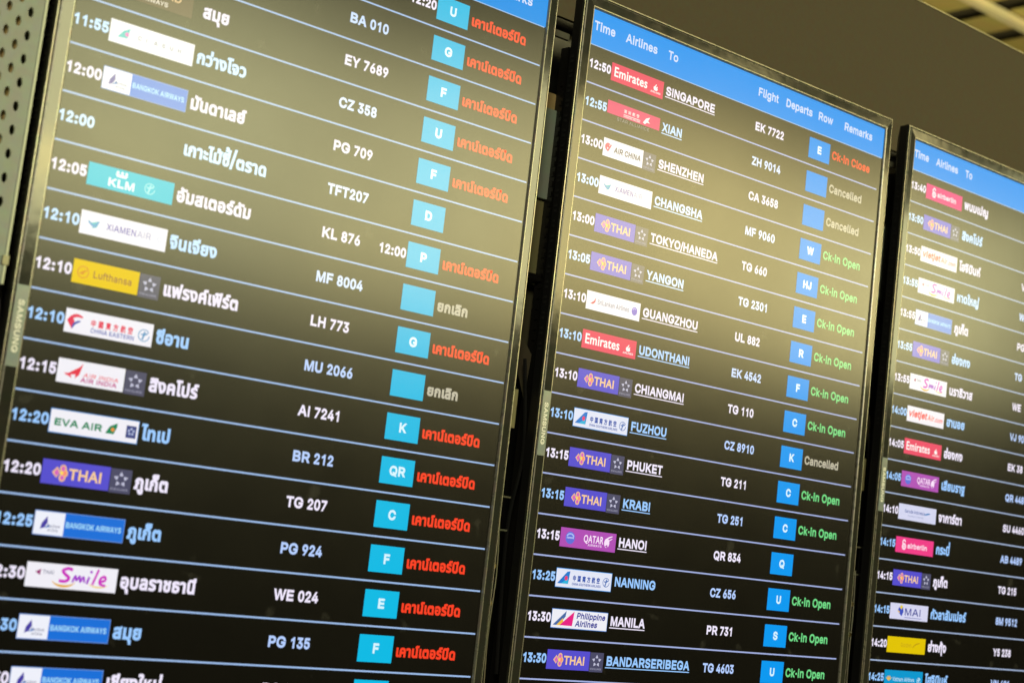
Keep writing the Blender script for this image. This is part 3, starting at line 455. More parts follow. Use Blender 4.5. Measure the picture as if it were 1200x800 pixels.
def orchid(mb, cx, cy, s=1.0):
    g, p, pk = ui((245, 195, 120)), ui((215, 100, 190)), ui((250, 140, 120))
    mb.flat([(cx - .19 * s, cy), (cx - .08 * s, cy - .13 * s), (cx + .0 * s, cy - .02 * s), (cx - .08 * s, cy + .11 * s)], Z2, g)
    mb.flat([(cx - .15 * s, cy), (cx - .08 * s, cy - .09 * s), (cx - .02 * s, cy), (cx - .08 * s, cy + .08 * s)], Z3, p)
    for dx, dy in ((.055, -.10), (.055, .10), (.10, 0)):
        mb.flat(circ(cx + dx * s, cy + dy * s, .078 * s, 14, .085 * s), Z2 - .0002 + dx * .001, g)
        mb.flat(circ(cx + dx * s, cy + dy * s, .048 * s, 12, .055 * s), Z3, p if dy else pk)
    mb.flat(circ(cx + .03 * s, cy, .04 * s, 10), Z4, ui((255, 220, 90)))
def tile(mb, y, x1, col, x0=X0, yt=YT, yb=YB, border=None):
    if border:
        mb.rect(x0, x1, y + yt, y + yb, Z1 + .0007, ui(border)); mb.rect(x0 + .012, x1 - .012, y + yt + .015, y + yb - .015, Z1 - .0004, ui(col))
    else: mb.rect(x0, x1, y + yt, y + yb, Z1, ui(col))

def L_thai(mb, y):
    tile(mb, y, XM, (84, 76, 205)); orchid(mb, 1.22, y - .50, .9)
    text(mb, 'THAI', 1.40, y - .395, .30, Z2, ui((250, 205, 145)), w=24, font='b', mono=False, width=.70)
def L_emirates(mb, y):
    tile(mb, y, X1, (236, 72, 104)); w = ui((255, 245, 245))
    text(mb, 'Emirates', .93, y - .40, .36, Z2, w, w=20, font='b', mono=False, width=1.22)
    for k, (dx, dy) in enumerate(((0, 0), (-.045, .03), (.045, .03))):
        stroke(mb, spline([(2.45 + dx, y - .46 + dy), (2.43 + dx, y - .53 + dy), (2.47 + dx, y - .60 + dy * 2)]), .035, Z2, w, True)
    mb.flat(circ(2.45, y - .47, .075, 12, .045), Z2 + .0003, w)
    text(mb, 'AIRLINES', 2.27, y - .355, .07, Z2, w, w=25, width=.37)
def L_shenzhen(mb, y):
    tile(mb, y, X1, (234, 84, 124), yb=-.40); w = ui((255, 240, 240))
    text(mb, '深圳航空', 1.42, y - .55, .14, Z2, w, w=9, width=.60); mb.rect(1.42, 2.02, y - .50, y - .485, Z2, w)
    text(mb, 'SHENZHEN AIRLINES', 1.42, y - .43, .055, Z2, w, w=18, width=.60)
    mb.flat([(2.12, y - .47), (2.22, y - .60), (2.36, y - .66), (2.30, y - .55), (2.38, y - .50), (2.26, y - .50), (2.20, y - .44)], Z2, w)
    text(mb, 'STAR ALLIANCE', 1.20, y - .28, .115, Z2, ui((135, 130, 130)), w=14, width=1.18)
def L_airchina(mb, y):
    tile(mb, y, XM, WHT); r = ui((225, 60, 110))
    arc(mb, 1.02, y - .52, .085, .07, 60, 330, Z2, r, taper=True); mb.flat(circ(1.00, y - .55, .05, 12), Z3, r)
    stroke(mb, spline([(1.12, y - .60), (1.05, y - .50), (1.0, y - .40)]), .05, Z3, r, True)
    text(mb, 'AIR CHINA', 1.22, y - .42, .21, Z2, ui((60, 55, 85)), w=30, width=.96, slant=.12)
def L_xiamen(mb, y):
    tile(mb, y, X1, WHT); t = ui((60, 185, 195))
    mb.flat([(.96, y - .60), (1.08, y - .52), (1.25, y - .58), (1.20, y - .44), (1.08, y - .40), (1.14, y - .46)], Z2, t)
    stroke(mb, spline([(1.0, y - .54), (1.14, y - .46), (1.24, y - .57)]), .05, Z3, ui((70, 150, 205)), True)
    text(mb, 'XIAMEN', 1.40, y - .44, .19, Z2, ui((96, 86, 180)), w=20, width=.66)
    text(mb, 'AIR', 2.07, y - .44, .19, Z2, ui((170, 170, 205)), w=14, width=.32)
    arc(mb, 2.58, y - .50, .05, .02, 0, 360, Z2, ui((205, 210, 230)))
def L_srilankan(mb, y):
    tile(mb, y, X1, WHT)
    mb.flat([(.98, y - .42), (1.10, y - .50), (1.16, y - .60), (1.15, y - .48), (1.08, y - .42)], Z2, ui((205, 50, 90)))
    text(mb, 'SriLankan Airlines', 1.22, y - .44, .17, Z2, ui((135, 135, 160)), w=14, width=1.12)
    mb.flat(circ(2.53, y - .50, .10, 20, .11), Z2, ui((110, 90, 205))); arc(mb, 2.52, y - .52, .05, .03, 180, 330, Z3, ui((190, 180, 240)))
def L_southern(mb, y):
    tile(mb, y, X1, (226, 230, 246), border=(60, 150, 230)); b = ui((40, 80, 170))
    mb.flat([(.90, y - .36), (1.20, y - .66), (1.30, y - .68), (1.26, y - .36)], Z2, ui((25, 120, 205)))
    mb.flat([(1.02, y - .36), (1.24, y - .50), (1.26, y - .36)], Z3, ui((40, 180, 220)))
    mb.flat(circ(1.18, y - .50, .05, 10, .06), Z4, ui((235, 60, 110)))
    text(mb, '中国南方航空', 1.40, y - .46, .215, Z2, b, w=19, width=.97)
    text(mb, 'CHINA SOUTHERN AIRLINES', 1.39, y - .345, .085, Z2, b, w=24, width=.98)
    skyteam(mb, 2.54, y - .49, ui((70, 110, 180)), .11)
def L_southern_faint(mb, y):
    tile(mb, y, X1, (240, 240, 246))
    mb.flat([(1.02, y - .40), (1.14, y - .56), (1.28, y - .64), (1.24, y - .42)], Z2, ui((60, 190, 190)))
    mb.flat(circ(1.22, y - .50, .045, 10), Z3, ui((235, 110, 190)))
    for k in range(6):
        text(mb, 'CHINA SOUTHERN'[k * 2:k * 2 + 1] or 'A', 1.46 + k * .18, y - .46, .12, Z2, ui((110, 110, 135)), w=14)
def L_eastern(mb, y):
    tile(mb, y, X1, (240, 238, 246)); r = ui((225, 30, 80)); b = ui((45, 70, 170))
    stroke(mb, spline([(.90, y - .50), (.98, y - .58), (1.08, y - .62), (1.20, y - .60)]), .07, Z2, r, True)
    mb.flat([(.88, y - .50), (.98, y - .60), (1.04, y - .50), (1.0, y - .34)], Z2, r)
    stroke(mb, spline([(1.0, y - .36), (1.05, y - .46), (1.16, y - .52)]), .05, Z3, b, True)
    text(mb, '中國東方航空', 1.38, y - .47, .21, Z2, r, w=18, width=.96)
    text(mb, 'CHINA EASTERN', 1.39, y - .335, .125, Z2, b, w=18, width=.95)
    skyteam(mb, 2.54, y - .48, ui((60, 140, 190)), .12)
def L_airindia(mb, y):
    tile(mb, y, XM, (240, 238, 246)); r = ui((228, 40, 70)); p = ui((190, 40, 130))
    mb.flat([(1.0, y - .42), (1.30, y - .62), (1.36, y - .70), (1.30, y - .46), (1.22, y - .38), (1.22, y - .46)], Z2, r)
    mb.flat([(.98, y - .46), (1.10, y - .47), (1.16, y - .38), (1.06, y - .42)], Z2, r)
    text(mb, 'AIR INDIA', 1.38, y - .435, .11, Z2, r, w=12, width=.76, slant=.3)
    text(mb, 'AIR INDIA', 1.34, y - .325, .13, Z2, p, w=30, width=.78)
def L_eva(mb, y):
    tile(mb, y, X1, (240, 238, 246), border=(60, 140, 215)); g = ui((0, 130, 85))
    text(mb, 'EVA AIR', .93, y - .415, .20, Z2, g, w=44, width=1.02)
    mb.flat([(2.02, y - .40), (2.10, y - .55), (2.26, y - .63), (2.26, y - .55), (2.20, y - .40)], Z2, g)
    mb.flat(circ(2.17, y - .49, .04, 10), Z3, ui((235, 140, 60)))
    mb.rect(2.46, 2.68, y - .62, y - .37, Z2, ui((60, 70, 130)))
    for k in range(5):
        a = math.radians(-90 + 72 * k); mb.flat(circ(2.57 + .055 * math.cos(a), y - .50 + .055 * math.sin(a), .026, 6), Z3, ui((180, 190, 225)))
def L_bangkok(mb, y, sky=(20, 110, 215)):
    tile(mb, y, X1, sky, border=(110, 150, 225)); mb.rect(X0 + .01, 1.46, y + YT + .015, y + YB - .015, Z1 - .0009, ui((238, 240, 250)))
    mb.flat([(.98, y - .38), (1.0, y - .50), (1.10, y - .64), (1.12, y - .52), (1.07, y - .42)], Z3, ui((70, 60, 160)))
    mb.flat([(1.06, y - .40), (1.14, y - .48), (1.18, y - .44)], Z3, ui((30, 110, 190)))
    text(mb, 'Boutique', 1.12, y - .43, .08, Z3, ui((110, 110, 140)), w=10, width=.26)
    text(mb, 'Airline', 1.13, y - .35, .075, Z3, ui((110, 110, 140)), w=10, width=.22)
    text(mb, 'BANGKOK AIRWAYS', 1.49, y - .45, .16, Z2, ui((165, 222, 252)), w=24, width=1.18)
def L_smile(mb, y):
    tile(mb, y, X1, (240, 238, 246)); p = ui((205, 30, 190)); v = ui((160, 40, 200)); g = ui((225, 170, 50))
    mb.flat([(1.02, y - .56), (1.14, y - .62), (1.12, y - .50)], Z2, ui((150, 40, 110)))
    text(mb, 'THAI', 1.17, y - .53, .11, Z2, ui((110, 110, 140)), w=14, width=.24)
    arc(mb, 1.62, y - .47, .26, .05, 20, 160, Z2, g, ry=.15, taper=True)
    stroke(mb, spline([(1.78, y - .65), (1.68, y - .67), (1.58, y - .62), (1.64, y - .55), (1.72, y - .49), (1.66, y - .42), (1.52, y - .42)]), .06, Z3, p)
    stroke(mb, spline([(1.80, y - .41), (1.85, y - .54), (1.88, y - .45), (1.94, y - .54), (1.96, y - .43), (2.02, y - .53), (2.05, y - .42)]), .04, Z3, v)
    stroke(mb, spline([(2.10, y - .40), (2.14, y - .54)]), .045, Z3, v); mb.flat(circ(2.17, y - .64, .03, 8), Z3, v)
    stroke(mb, spline([(2.22, y - .39), (2.27, y - .54), (2.32, y - .70)]), .045, Z3, p)
    stroke(mb, spline([(2.36, y - .45), (2.48, y - .50), (2.46, y - .57), (2.38, y - .52), (2.38, y - .42), (2.50, y - .39)]), .05, Z3, p)
    arc(mb, 2.36, y - .50, .28, .03, 40, 150, Z2, ui((235, 205, 120)), ry=.15, taper=True)
def L_qatar(mb, y):
    tile(mb, y, X1, (176, 76, 180)); w = ui((250, 225, 250))
    mb.flat(circ(1.17, y - .50, .155, 24, .155), Z2, ui((96, 110, 215))); arc(mb, 1.17, y - .50, .12, .04, 200, 340, Z3, ui((170, 185, 245)), ry=.10)
    text(mb, 'oneworld', 1.05, y - .48, .075, Z4, ui((220, 225, 255)), w=14, width=.24)
    text(mb, 'QATAR', 1.62, y - .44, .26, Z2, w, w=20, font='b', mono=False, width=.68)
    text(mb, 'AIRWAYS', 1.78, y - .35, .08, Z2, w, w=16, width=.48)
    mb.flat(circ(2.42, y - .48, .09, 14, .12), Z2, w)
    stroke(mb, spline([(2.38, y - .56), (2.48, y - .62), (2.60, y - .66)]), .035, Z2, w, True)
    stroke(mb, spline([(2.42, y - .50), (2.52, y - .56), (2.60, y - .60)]), .025, Z2, w, True)
    mb.flat([(2.36, y - .40), (2.44, y - .44), (2.48, y - .34)], Z3, ui((176, 76, 180)))
def L_philippine(mb, y):
    tile(mb, y, X1, (238, 238, 246), border=(70, 130, 210)); b = ui((50, 55, 150))
    mb.flat([(.90, y - .34), (1.32, y - .70), (1.30, y - .56), (1.10, y - .34)], Z2, ui((70, 105, 165)))
    mb.flat([(1.02, y - .34), (1.22, y - .52), (1.26, y - .34)], Z3, ui((240, 190, 60)))
    mb.flat([(1.12, y - .34), (1.58, y - .70), (1.54, y - .34)], Z4, ui((230, 30, 130)))
    text(mb, 'Philippine', 1.66, y - .53, .21, Z2, b, w=32, width=.98, slant=.2)
    text(mb, 'Airlines', 1.64, y - .335, .21, Z2, b, w=32, width=.75, slant=.2)
def L_klm(mb, y):
    tile(mb, y, X1, (70, 205, 220), yt=-.73); w = ui((235, 250, 250))
    text(mb, 'KLM', 1.28, y - .34, .24, Z2, w, w=40, width=.60)
    mb.flat([(1.46, y - .56), (1.42, y - .62), (1.70, y - .62), (1.66, y - .56)], Z2, w)
    for dx in (1.47, 1.565, 1.66): mb.flat(circ(dx, y - .655, .032, 8), Z2, w)
    skyteam(mb, 2.20, y - .48, ui((150, 230, 235)), .11)
def L_lufthansa(mb, y):
    tile(mb, y, XM, (236, 200, 0)); g = ui((215, 140, 15)); n = ui((150, 95, 45))
    arc(mb, 1.06, y - .50, .115, .022, 0, 360, Z2, g, n=20)
    stroke(mb, spline([(.98, y - .46), (1.06, y - .50), (1.14, y - .55)]), .04, Z2, g, True); stroke(mb, [(1.04, y - .45), (1.08, y - .52)], .04, Z2, g)
    text(mb, 'Lufthansa', 1.27, y - .425, .20, Z2, n, w=16, width=.85)
def L_etihad(mb, y):
    tile(mb, y, XM + .3, (76, 54, 44)); g = ui((230, 190, 140))
    text(mb, 'ETIHAD', 1.35, y - .50, .25, Z2, g, w=10, width=.95); text(mb, 'AIRWAYS', 1.35, y - .33, .13, Z2, ui((235, 225, 210)), w=16, width=.66)
def L_airberlin(mb, y):
    tile(mb, y, X1, (240, 60, 135)); w = ui((255, 225, 240))
    arc(mb, 1.25, y - .46, .08, .05, 0, 360, Z2, w); stroke(mb, spline([(1.20, y - .52), (1.18, y - .60), (1.25, y - .66), (1.31, y - .60)]), .045, Z2, w)
    arc(mb, 1.25, y - .46, .025, .03, 0, 360, Z2, w, n=8)
    text(mb, 'airberlin', 1.42, y - .42, .22, Z2, w, w=32, width=1.0)
def L_vietjet(mb, y):
    tile(mb, y, X1, (240, 236, 244)); r = ui((240, 70, 75))
    text(mb, 'vietjet', .92, y - .42, .30, Z2, r, w=36, width=.92, slant=.25); text(mb, 'Air', 1.87, y - .42, .24, Z2, ui((245, 110, 90)), w=20, width=.34, slant=.25)
    text(mb, '.com', 2.22, y - .42, .20, Z2, r, w=24, width=.44, slant=.25)
def L_garuda(mb, y):
    tile(mb, y, X1, (212, 214, 240)); b = ui((70, 95, 165))
    text(mb, 'Garuda Indonesia', 1.14, y - .49, .14, Z2, b, w=14, width=1.02); text(mb, 'The Airline of Indonesia', 1.30, y - .38, .07, Z2, ui((140, 150, 195)), w=10, width=.8)
    stroke(mb, spline([(2.14, y - .50), (2.28, y - .54), (2.42, y - .56)]), .05, Z2, ui((70, 130, 190)), True)
def L_mai(mb, y):
    tile(mb, y, X1, (214, 214, 240)); b = ui((50, 60, 150))
    mb.flat([(1.22, y - .56), (1.32, y - .66), (1.46, y - .64), (1.50, y - .50), (1.42, y - .36), (1.30, y - .44)], Z2, ui((60, 80, 190)))
    mb.flat([(1.30, y - .62), (1.38, y - .70), (1.46, y - .66), (1.40, y - .56)], Z3, ui((235, 210, 60))); mb.flat([(1.18, y - .52), (1.30, y - .52), (1.34, y - .44)], Z3, ui((225, 190, 70)))
    text(mb, 'MAI', 1.54, y - .40, .30, Z2, b, w=14, width=.86); mb.rect(1.56, 2.42, y - .345, y - .325, Z2, ui((120, 130, 190)))
def L_yellow(mb, y):
    tile(mb, y, X1, (225, 195, 0)); text(mb, 'Golden', 1.50, y - .45, .17, Z2, ui((200, 165, 20)), w=12, width=.55); stroke(mb, spline([(2.1, y - .45), (2.25, y - .55), (2.45, y - .6)]), .04, Z2, ui((190, 150, 15)), True)
def L_vietnam(mb, y):
    tile(mb, y, X1, (0, 150, 205)); w = ui((190, 225, 240)); g = ui((225, 185, 90))
    for a in (-50, -25, 0, 25, 50):
        ra = math.radians(a - 90); mb.flat([(1.06, y - .42), (1.06 + .10 * math.cos(ra - .25), y - .42 + .10 * math.sin(ra - .25)), (1.06 + .18 * math.cos(ra), y - .42 + .18 * math.sin(ra)), (1.06 + .10 * math.cos(ra + .25), y - .42 + .10 * math.sin(ra + .25))], Z2 - (a + 50) * 3e-6, g)
    text(mb, 'Vietnam Airlines', 1.24, y - .42, .17, Z2, w, w=12, width=1.08); skyteam(mb, 2.54, y - .46, w, .09)
LOGOS = dict(thai=(L_thai, 1), emirates=(L_emirates, 0), shenzhen=(L_shenzhen, 0), airchina=(L_airchina, 1), xiamen=(L_xiamen, 0),
             srilankan=(L_srilankan, 0), southern=(L_southern, 0), faint=(L_southern_faint, 0), eastern=(L_eastern, 0), airindia=(L_airindia, 1),
             eva=(L_eva, 0), bangkok=(L_bangkok, 0), smile=(L_smile, 0), qatar=(L_qatar, 0), philippine=(L_philippine, 0), klm=(L_klm, 0),
             lufthansa=(L_lufthansa, 1), etihad=(L_etihad, 0), airberlin=(L_airberlin, 0), vietjet=(L_vietjet, 0), garuda=(L_garuda, 0),
             mai=(L_mai, 0), yellow=(L_yellow, 0), vietnam=(L_vietnam, 0))

# ------------------------------------------------------------------ fascia, ceiling, perforated panel, rack
SETTING = []
w = MB(); w.box(-60, 80, -6.62, -1.30, 2.0, 2.5, M_wall)
o = w.build('fascia_wall'); tag(o, kind='structure')
w = MB(); w.box(-60, 80, -6.65, -6.62, 1.97, 2.56, M_trim); o2 = w.build('top_trim', o); o2.parent = o
w = MB(); w.box(-60, 80, -1.30, -1.16, 2.2, 2.6, M_rail); o2 = w.build('bottom_edge', o)
ce = MB(); ce.rect(0, 0.01, 0, 0.01, 0, M_void); ce = MB()
ce.poly([(-40, -41.6, 8), (240, -41.6, 8), (240, -41.6, 150), (-40, -41.6, 150)], M_void)
ceil = ce.build('ceiling'); tag(ceil, kind='structure')
for k in range(28):
    x = 45.0 + k * 6.6
    for z0, z1 in ((20, 34.6), (36, 51.0), (52.1, 68), (69, 84)):
        p = MB(); p.box(x + 1.3, x + 5.3, -40.75, -40.7, z0, z1, M_ceil); p.build('ceiling_panel', ceil)
for z in (35.3, 51.5, 68.5):
    p = MB(); p.box(40, 240, -40.6, -39.9, z - .45, z + .45, M_beam); p.build('ceiling_runner', ceil)

# perforated sheet: real round-ended slots, one cell each
def slot_pts(cx, cy, rx, ry, n=10):
    return [(cx + rx * math.cos(2 * math.pi * k / n), cy + ry * math.sin(2 * math.pi * k / n)) for k in range(n)]
pz = .04; pf = MB()
XE = -13.99; PX, PY = .215, .475; Ytop, Ybot = -7.0, 9.05
pf.box(XE - .16, XE, Ytop, Ybot, pz, pz + .05, M_sage)                      # plain margin
col = 0; x = XE - .16
while x > -18.5:
    y = Ytop + (PY / 2 if col % 2 else 0) - PY
    yy = Ytop
    rows = []
    n = int((Ybot - Ytop) / PY) + 2
    for k in range(n):
        a, b = y + k * PY, y + (k + 1) * PY
        a2, b2 = max(a, Ytop), min(b, Ybot)
        if b2 - a2 < .01: continue
        xa, xb = x - PX, x
        if b2 - a2 < PY - .01: pf.rect(xa, xb, a2, b2, pz, M_sage); continue
        sl = slot_pts((xa + xb) / 2, (a + b) / 2, .058, .105, 12)
        c = [(xb, b2), (xa, b2), (xa, a2), (xb, a2)]
        for q in range(4):
            c0, c1 = c[q], c[(q + 1) % 4]
            st = [0, 3, 6, 9][q]; seg = [sl[(st + 0) % 12], sl[(st + 1) % 12], sl[(st + 2) % 12], sl[(st + 3) % 12]]
            # corner q sits between slot angles: shift by start index
            seg = [sl[(st + 1 + j) % 12] for j in range(4)]
            pf.poly([(c0[0], c0[1], pz), (c1[0], c1[1], pz)] + [(s_[0], s_[1], pz) for s_ in seg[::-1]], M_sage)
        for j in range(12):
            s0, s1 = sl[j], sl[(j + 1) % 12]
            pf.poly([(s0[0], s0[1], pz), (s1[0], s1[1], pz), (s1[0], s1[1], pz + .05), (s0[0], s0[1], pz + .05)], M_sage_edge)
    x -= PX; col += 1
panel = bpy.data.objects.new('perforated_panel', None); link(panel); panel.location = V(-16, Ybot, .3)
tag(panel, 'pale sage green perforated metal panel beside the left flight board', 'panel')
pf.o = (-16, Ybot, .3); sh = pf.build('perforated_sheet', panel)
q = MB((-16, Ybot, .3)); q.box(XE - .01, XE + .035, Ytop, Ybot, pz - .02, pz + .45, M_sage_edge); q.build('folded_edge', panel)
q = MB((-16, Ybot, .3)); q.box(-18.5, XE - .3, Ytop, Ybot, pz + .14, pz + .2, M_back); q.build('backing_sheet', panel)
q = MB((-16, Ybot, .3)); q.box(XE - .06, XE + .06, 8.5, 8.68, pz - .05, pz + .3, M_pale); q.build('bracket', panel)

def rack_column(x0, x1, k, label, full=True):
    """upright seen in the slot x0..x1 between two displays; k is how fast the slot slides sideways with depth"""
    xc = (x0 + x1) / 2 + k * 1.2; O = (xc, 22, 1.6)
    r = bpy.data.objects.new('mounting_upright', None); link(r); r.location = V(*O)
    tag(r, label, 'mounting rack', 'uprights behind the flight boards')
    def piece(name, a, b, ya, yb, z, th, m):
        """a, b: share of the slot width; ya, yb: rows where it shows; z: depth behind the screens"""
        X = lambda s_: x0 + (x1 - x0) * s_ + k * z
        Y = lambda y: y - (12.94 - y) * z / 29.2
        q = MB(O); q.box(X(a), X(b), Y(ya), Y(yb), z, z + th, m); return q.build(name, r)
    q = MB(O); q.box(xc - 1.6, xc + 1.6, -1.1, 22, 2.7, 2.8, M_body); q.build('rear_sheet', r)
    piece('cross_rail', -.3, 1.6, -.33, -.12, 1.5, .3, M_rail)
    piece('top_strip', -.3, .85, -.02, .14, 1.15, .1, M_pale)
    piece('channel', .88, 1.7, .3, 22, 1.3, .3, M_rail)
    piece('upper_plate', -.3, .9, 1.62, 2.02, 1.6, .1, M_back)
    piece('cover_plate', -.3, .84, 2.02, 4.3, 1.5, .1, M_grey)
    piece('lower_plate', -.3, .80, 4.3, 6.2, 1.65, .1, M_olive)
    piece('ledge', -.3, .85, 6.2, 6.36, 1.3, .5, M_rail)
    piece('olive_plate', -.3, .72, 6.45, 8.3, 2.0, .1, M_dull)
    X = lambda s_, z: x0 + (x1 - x0) * s_ + k * z
    m = MB(O); z = 1.2
    m.poly([(X(-.3, z), 7.3, z), (X(.75, z), 8.0, z), (X(.6, z), 9.2, z), (X(-.3, z), 8.0, z)], M_dull); m.build('diagonal_gusset', r)
    piece('clip_plate', -.2, .25, 9.1, 10.05, .5, .12, M_olive)
    if x0 > 5:
        q = MB(O); q.box(12.40, 12.53, -.1, 4.6, .12, .2, M_pale); q.build('side_strip', r)
    for j in range(26): piece('rack_tooth', .80, .88, 1.2 + j * .26, 1.33 + j * .26, 1.3, .1, M_rail)
    for yy in (13.4, 14.3):
        m = MB(O); xx = X(.02, .5); m.tube([(xx, yy, .5), (xx, yy, .62)], .07, M_brass, 8); m.build('bolt', r)
    for yy in (11.7, 12.5): piece('spring_clip', .05, .5, yy, yy + .04, .7, .05, M_pale)
    m = MB(O); m.tube([tuple((*p, .55)) for p in spline([(X(.05, .55), 12.4), (X(.2, .55), 13.6), (X(.12, .55), 15.2), (X(.3, .55), 17.5), (X(.2, .55), 20)])], .016, M_pale, 5); m.build('thin_cable', r)
    m = MB(O); m.tube([tuple((*p, .8)) for p in spline([(X(.4, .8), 8.2), (X(.9, .8), 10.5), (X(.5, .8), 12.5), (X(.8, .8), 16)])], .05, M_body, 6); m.build('thick_cable', r)
    return r
rack_column(-1.16, -.58, .81, 'black mounting upright with pale plates between the left and middle boards')
rack_column(12.42, 12.75, 1.28, 'black mounting upright in the narrow gap between the middle and right boards')
rack_column(-14.3, -13.9, .4, 'black mounting upright behind the perforated panel beside the left board')

# ------------------------------------------------------------------ the flight boards
def rod(w):
    w = Vector(w); th = w.length
    return Matrix.Rotation(th, 3, w.normalized()) if th > 1e-9 else Matrix.Identity(3)
ODD, EVEN, EVEN_NUM = (240, 232, 252), (152, 200, 255), (180, 206, 255)
RED, GREEN, GREY = (252, 62, 34), (112, 218, 135), (190, 184, 165)
CLOSED, CANCEL = 'เคาน์เตอร์ปิด', 'ยกเลิก'
B1 = [(None, None, None, '', '12:20', 'U', CLOSED, RED), (None, None, None, 'BA 010', '', 'G', CLOSED, RED),
      (None, 'etihad', 'สมุย', 'EY 7689', '', 'F', CLOSED, RED), ('11:55', 'faint', 'กว่างโจว', 'CZ 358', '', 'U', CLOSED, RED),
      ('12:00', 'bangkok', 'มันดาเลย์', 'PG 709', '', 'F', CLOSED, RED), ('12:00', None, 'เกาะไม้ซี้/ตราด', 'TFT207', '', 'D', '', RED),
      ('12:05', 'klm', 'อัมสเตอร์ดัม', 'KL 876', '12:00', 'P', CLOSED, RED), ('12:10', 'xiamen', 'จินเจียง', 'MF 8004', '', '', CANCEL, GREY),
      ('12:10', 'lufthansa', 'แฟรงค์เฟิร์ต', 'LH 773', '', 'G', CLOSED, RED), ('12:10', 'eastern', 'ซีอาน', 'MU 2066', '', '', CANCEL, GREY),
      ('12:15', 'airindia', 'สิงคโปร์', 'AI 7241', '', 'K', CLOSED, RED), ('12:20', 'eva', 'ไทเป', 'BR 212', '', 'QR', CLOSED, RED),
      ('12:20', 'thai', 'ภูเก็ต', 'TG 207', '', 'C', CLOSED, RED), ('12:25', 'bangkok', 'ภูเก็ต', 'PG 924', '', 'F', CLOSED, RED),
      ('12:30', 'smile', 'อุบลราชธานี', 'WE 024', '', 'E', CLOSED, RED), ('12:30', 'bangkok', 'สมุย', 'PG 135', '', 'F', CLOSED, RED),
      ('12:30', 'bangkok', 'เชียงใหม่', 'PG 219', '', '', '', RED)]
CO, CC, CN = 'Ck-in Open', 'Ck-in Close', 'Cancelled'
B2 = [('12:50', 'emirates', 'SINGAPORE', 'EK 7722', '', 'E', CC, RED), ('12:55', 'shenzhen', 'XIAN', 'ZH 9014', '', '', CN, GREY),
      ('13:00', 'airchina', 'SHENZHEN', 'CA 3658', '', '', CN, GREY), ('13:00', 'xiamen', 'CHANGSHA', 'MF 9060', '', 'W', CO, GREEN),
      ('13:00', 'thai', 'TOKYO/HANEDA', 'TG 660', '', 'HJ', CO, GREEN), ('13:05', 'thai', 'YANGON', 'TG 2301', '', 'E', CO, GREEN),
      ('13:10', 'srilankan', 'GUANGZHOU', 'UL 882', '', 'R', CO, GREEN), ('13:10', 'emirates', 'UDONTHANI', 'EK 4542', '', 'F', CO, GREEN),
      ('13:10', 'thai', 'CHIANGMAI', 'TG 110', '', 'C', CO, GREEN), ('13:10', 'southern', 'FUZHOU', 'CZ 8910', '', 'K', CN, GREY),
      ('13:15', 'thai', 'PHUKET', 'TG 211', '', 'C', CO, GREEN), ('13:15', 'thai', 'KRABI', 'TG 251', '', 'C', CO, GREEN),
      ('13:15', 'qatar', 'HANOI', 'QR 834', '', 'Q', '', GREEN), ('13:25', 'southern', 'NANNING', 'CZ 656', '', 'U', CO, GREEN),
      ('13:30', 'philippine', 'MANILA', 'PR 731', '', 'S', CO, GREEN), ('13:30', 'thai', 'BANDARSERIBEGA', 'TG 4603', '', 'U', CO, GREEN)]
B3 = [('13:40', 'airberlin', 'พนมเปญ', '', '', '', '', GREEN), ('13:50', 'thai', 'สิงคโปร์', '', '', '', '', GREEN),
      ('13:50', 'vietjet', 'โฮจิมินห์', 'VJ', '', '', '', GREEN), ('13:55', 'smile', 'หาดใหญ่', 'WE', '', '', '', GREEN),
      ('13:55', 'bangkok', 'ภูเก็ต', 'PG', '', '', '', GREEN), ('13:55', 'thai', 'ฮ่องกง', 'TG', '', '', '', GREEN),
      ('13:55', 'smile', 'นราธิวาส', 'WE', '', '', '', GREEN), ('14:00', 'vietjet', 'ฮานอย', 'VJ 90', '', '', '', GREEN),
      ('14:05', 'emirates', 'ฮ่องกง', 'EK 38', '', '', '', GREEN), ('14:05', 'qatar', 'เสียมราฐ', 'QR 448', '', '', '', GREEN),
      ('14:10', 'garuda', 'จาการ์ตา', 'SU 4460', '', '', '', GREEN), ('14:15', 'airberlin', 'กระบี่', 'AB 4489', '', '', '', GREEN),
      ('14:15', 'thai', 'ภูเก็ต', 'TG 215', '', '', '', GREEN), ('14:15', 'mai', 'กัวลาลัมเปอร์', '8M 9512', '', '', '', GREEN),
      ('14:20', 'yellow', 'ย่างกุ้ง', 'Y5 238', '', '', '', GREEN), ('14:25', 'vietnam', 'โฮจิมินห์', 'VN 601', '', '', '', GREEN)]
TH_EM = .50
def swept(mb, prof, x0, x1, y0, y1, mats):
    """frame profile [(outward, z)] swept round the screen with mitred corners"""
    rings = [[(x0 - d, y0 - d, z), (x1 + d * .76, y0 - d, z), (x1 + d * .76, y1 + d, z), (x0 - d, y1 + d, z)] for d, z in prof]
    for (A, B), m in zip(zip(rings, rings[1:]), mats):
        for k in range(4): mb.poly([A[k], A[(k + 1) % 4], B[(k + 1) % 4], B[k]], m)
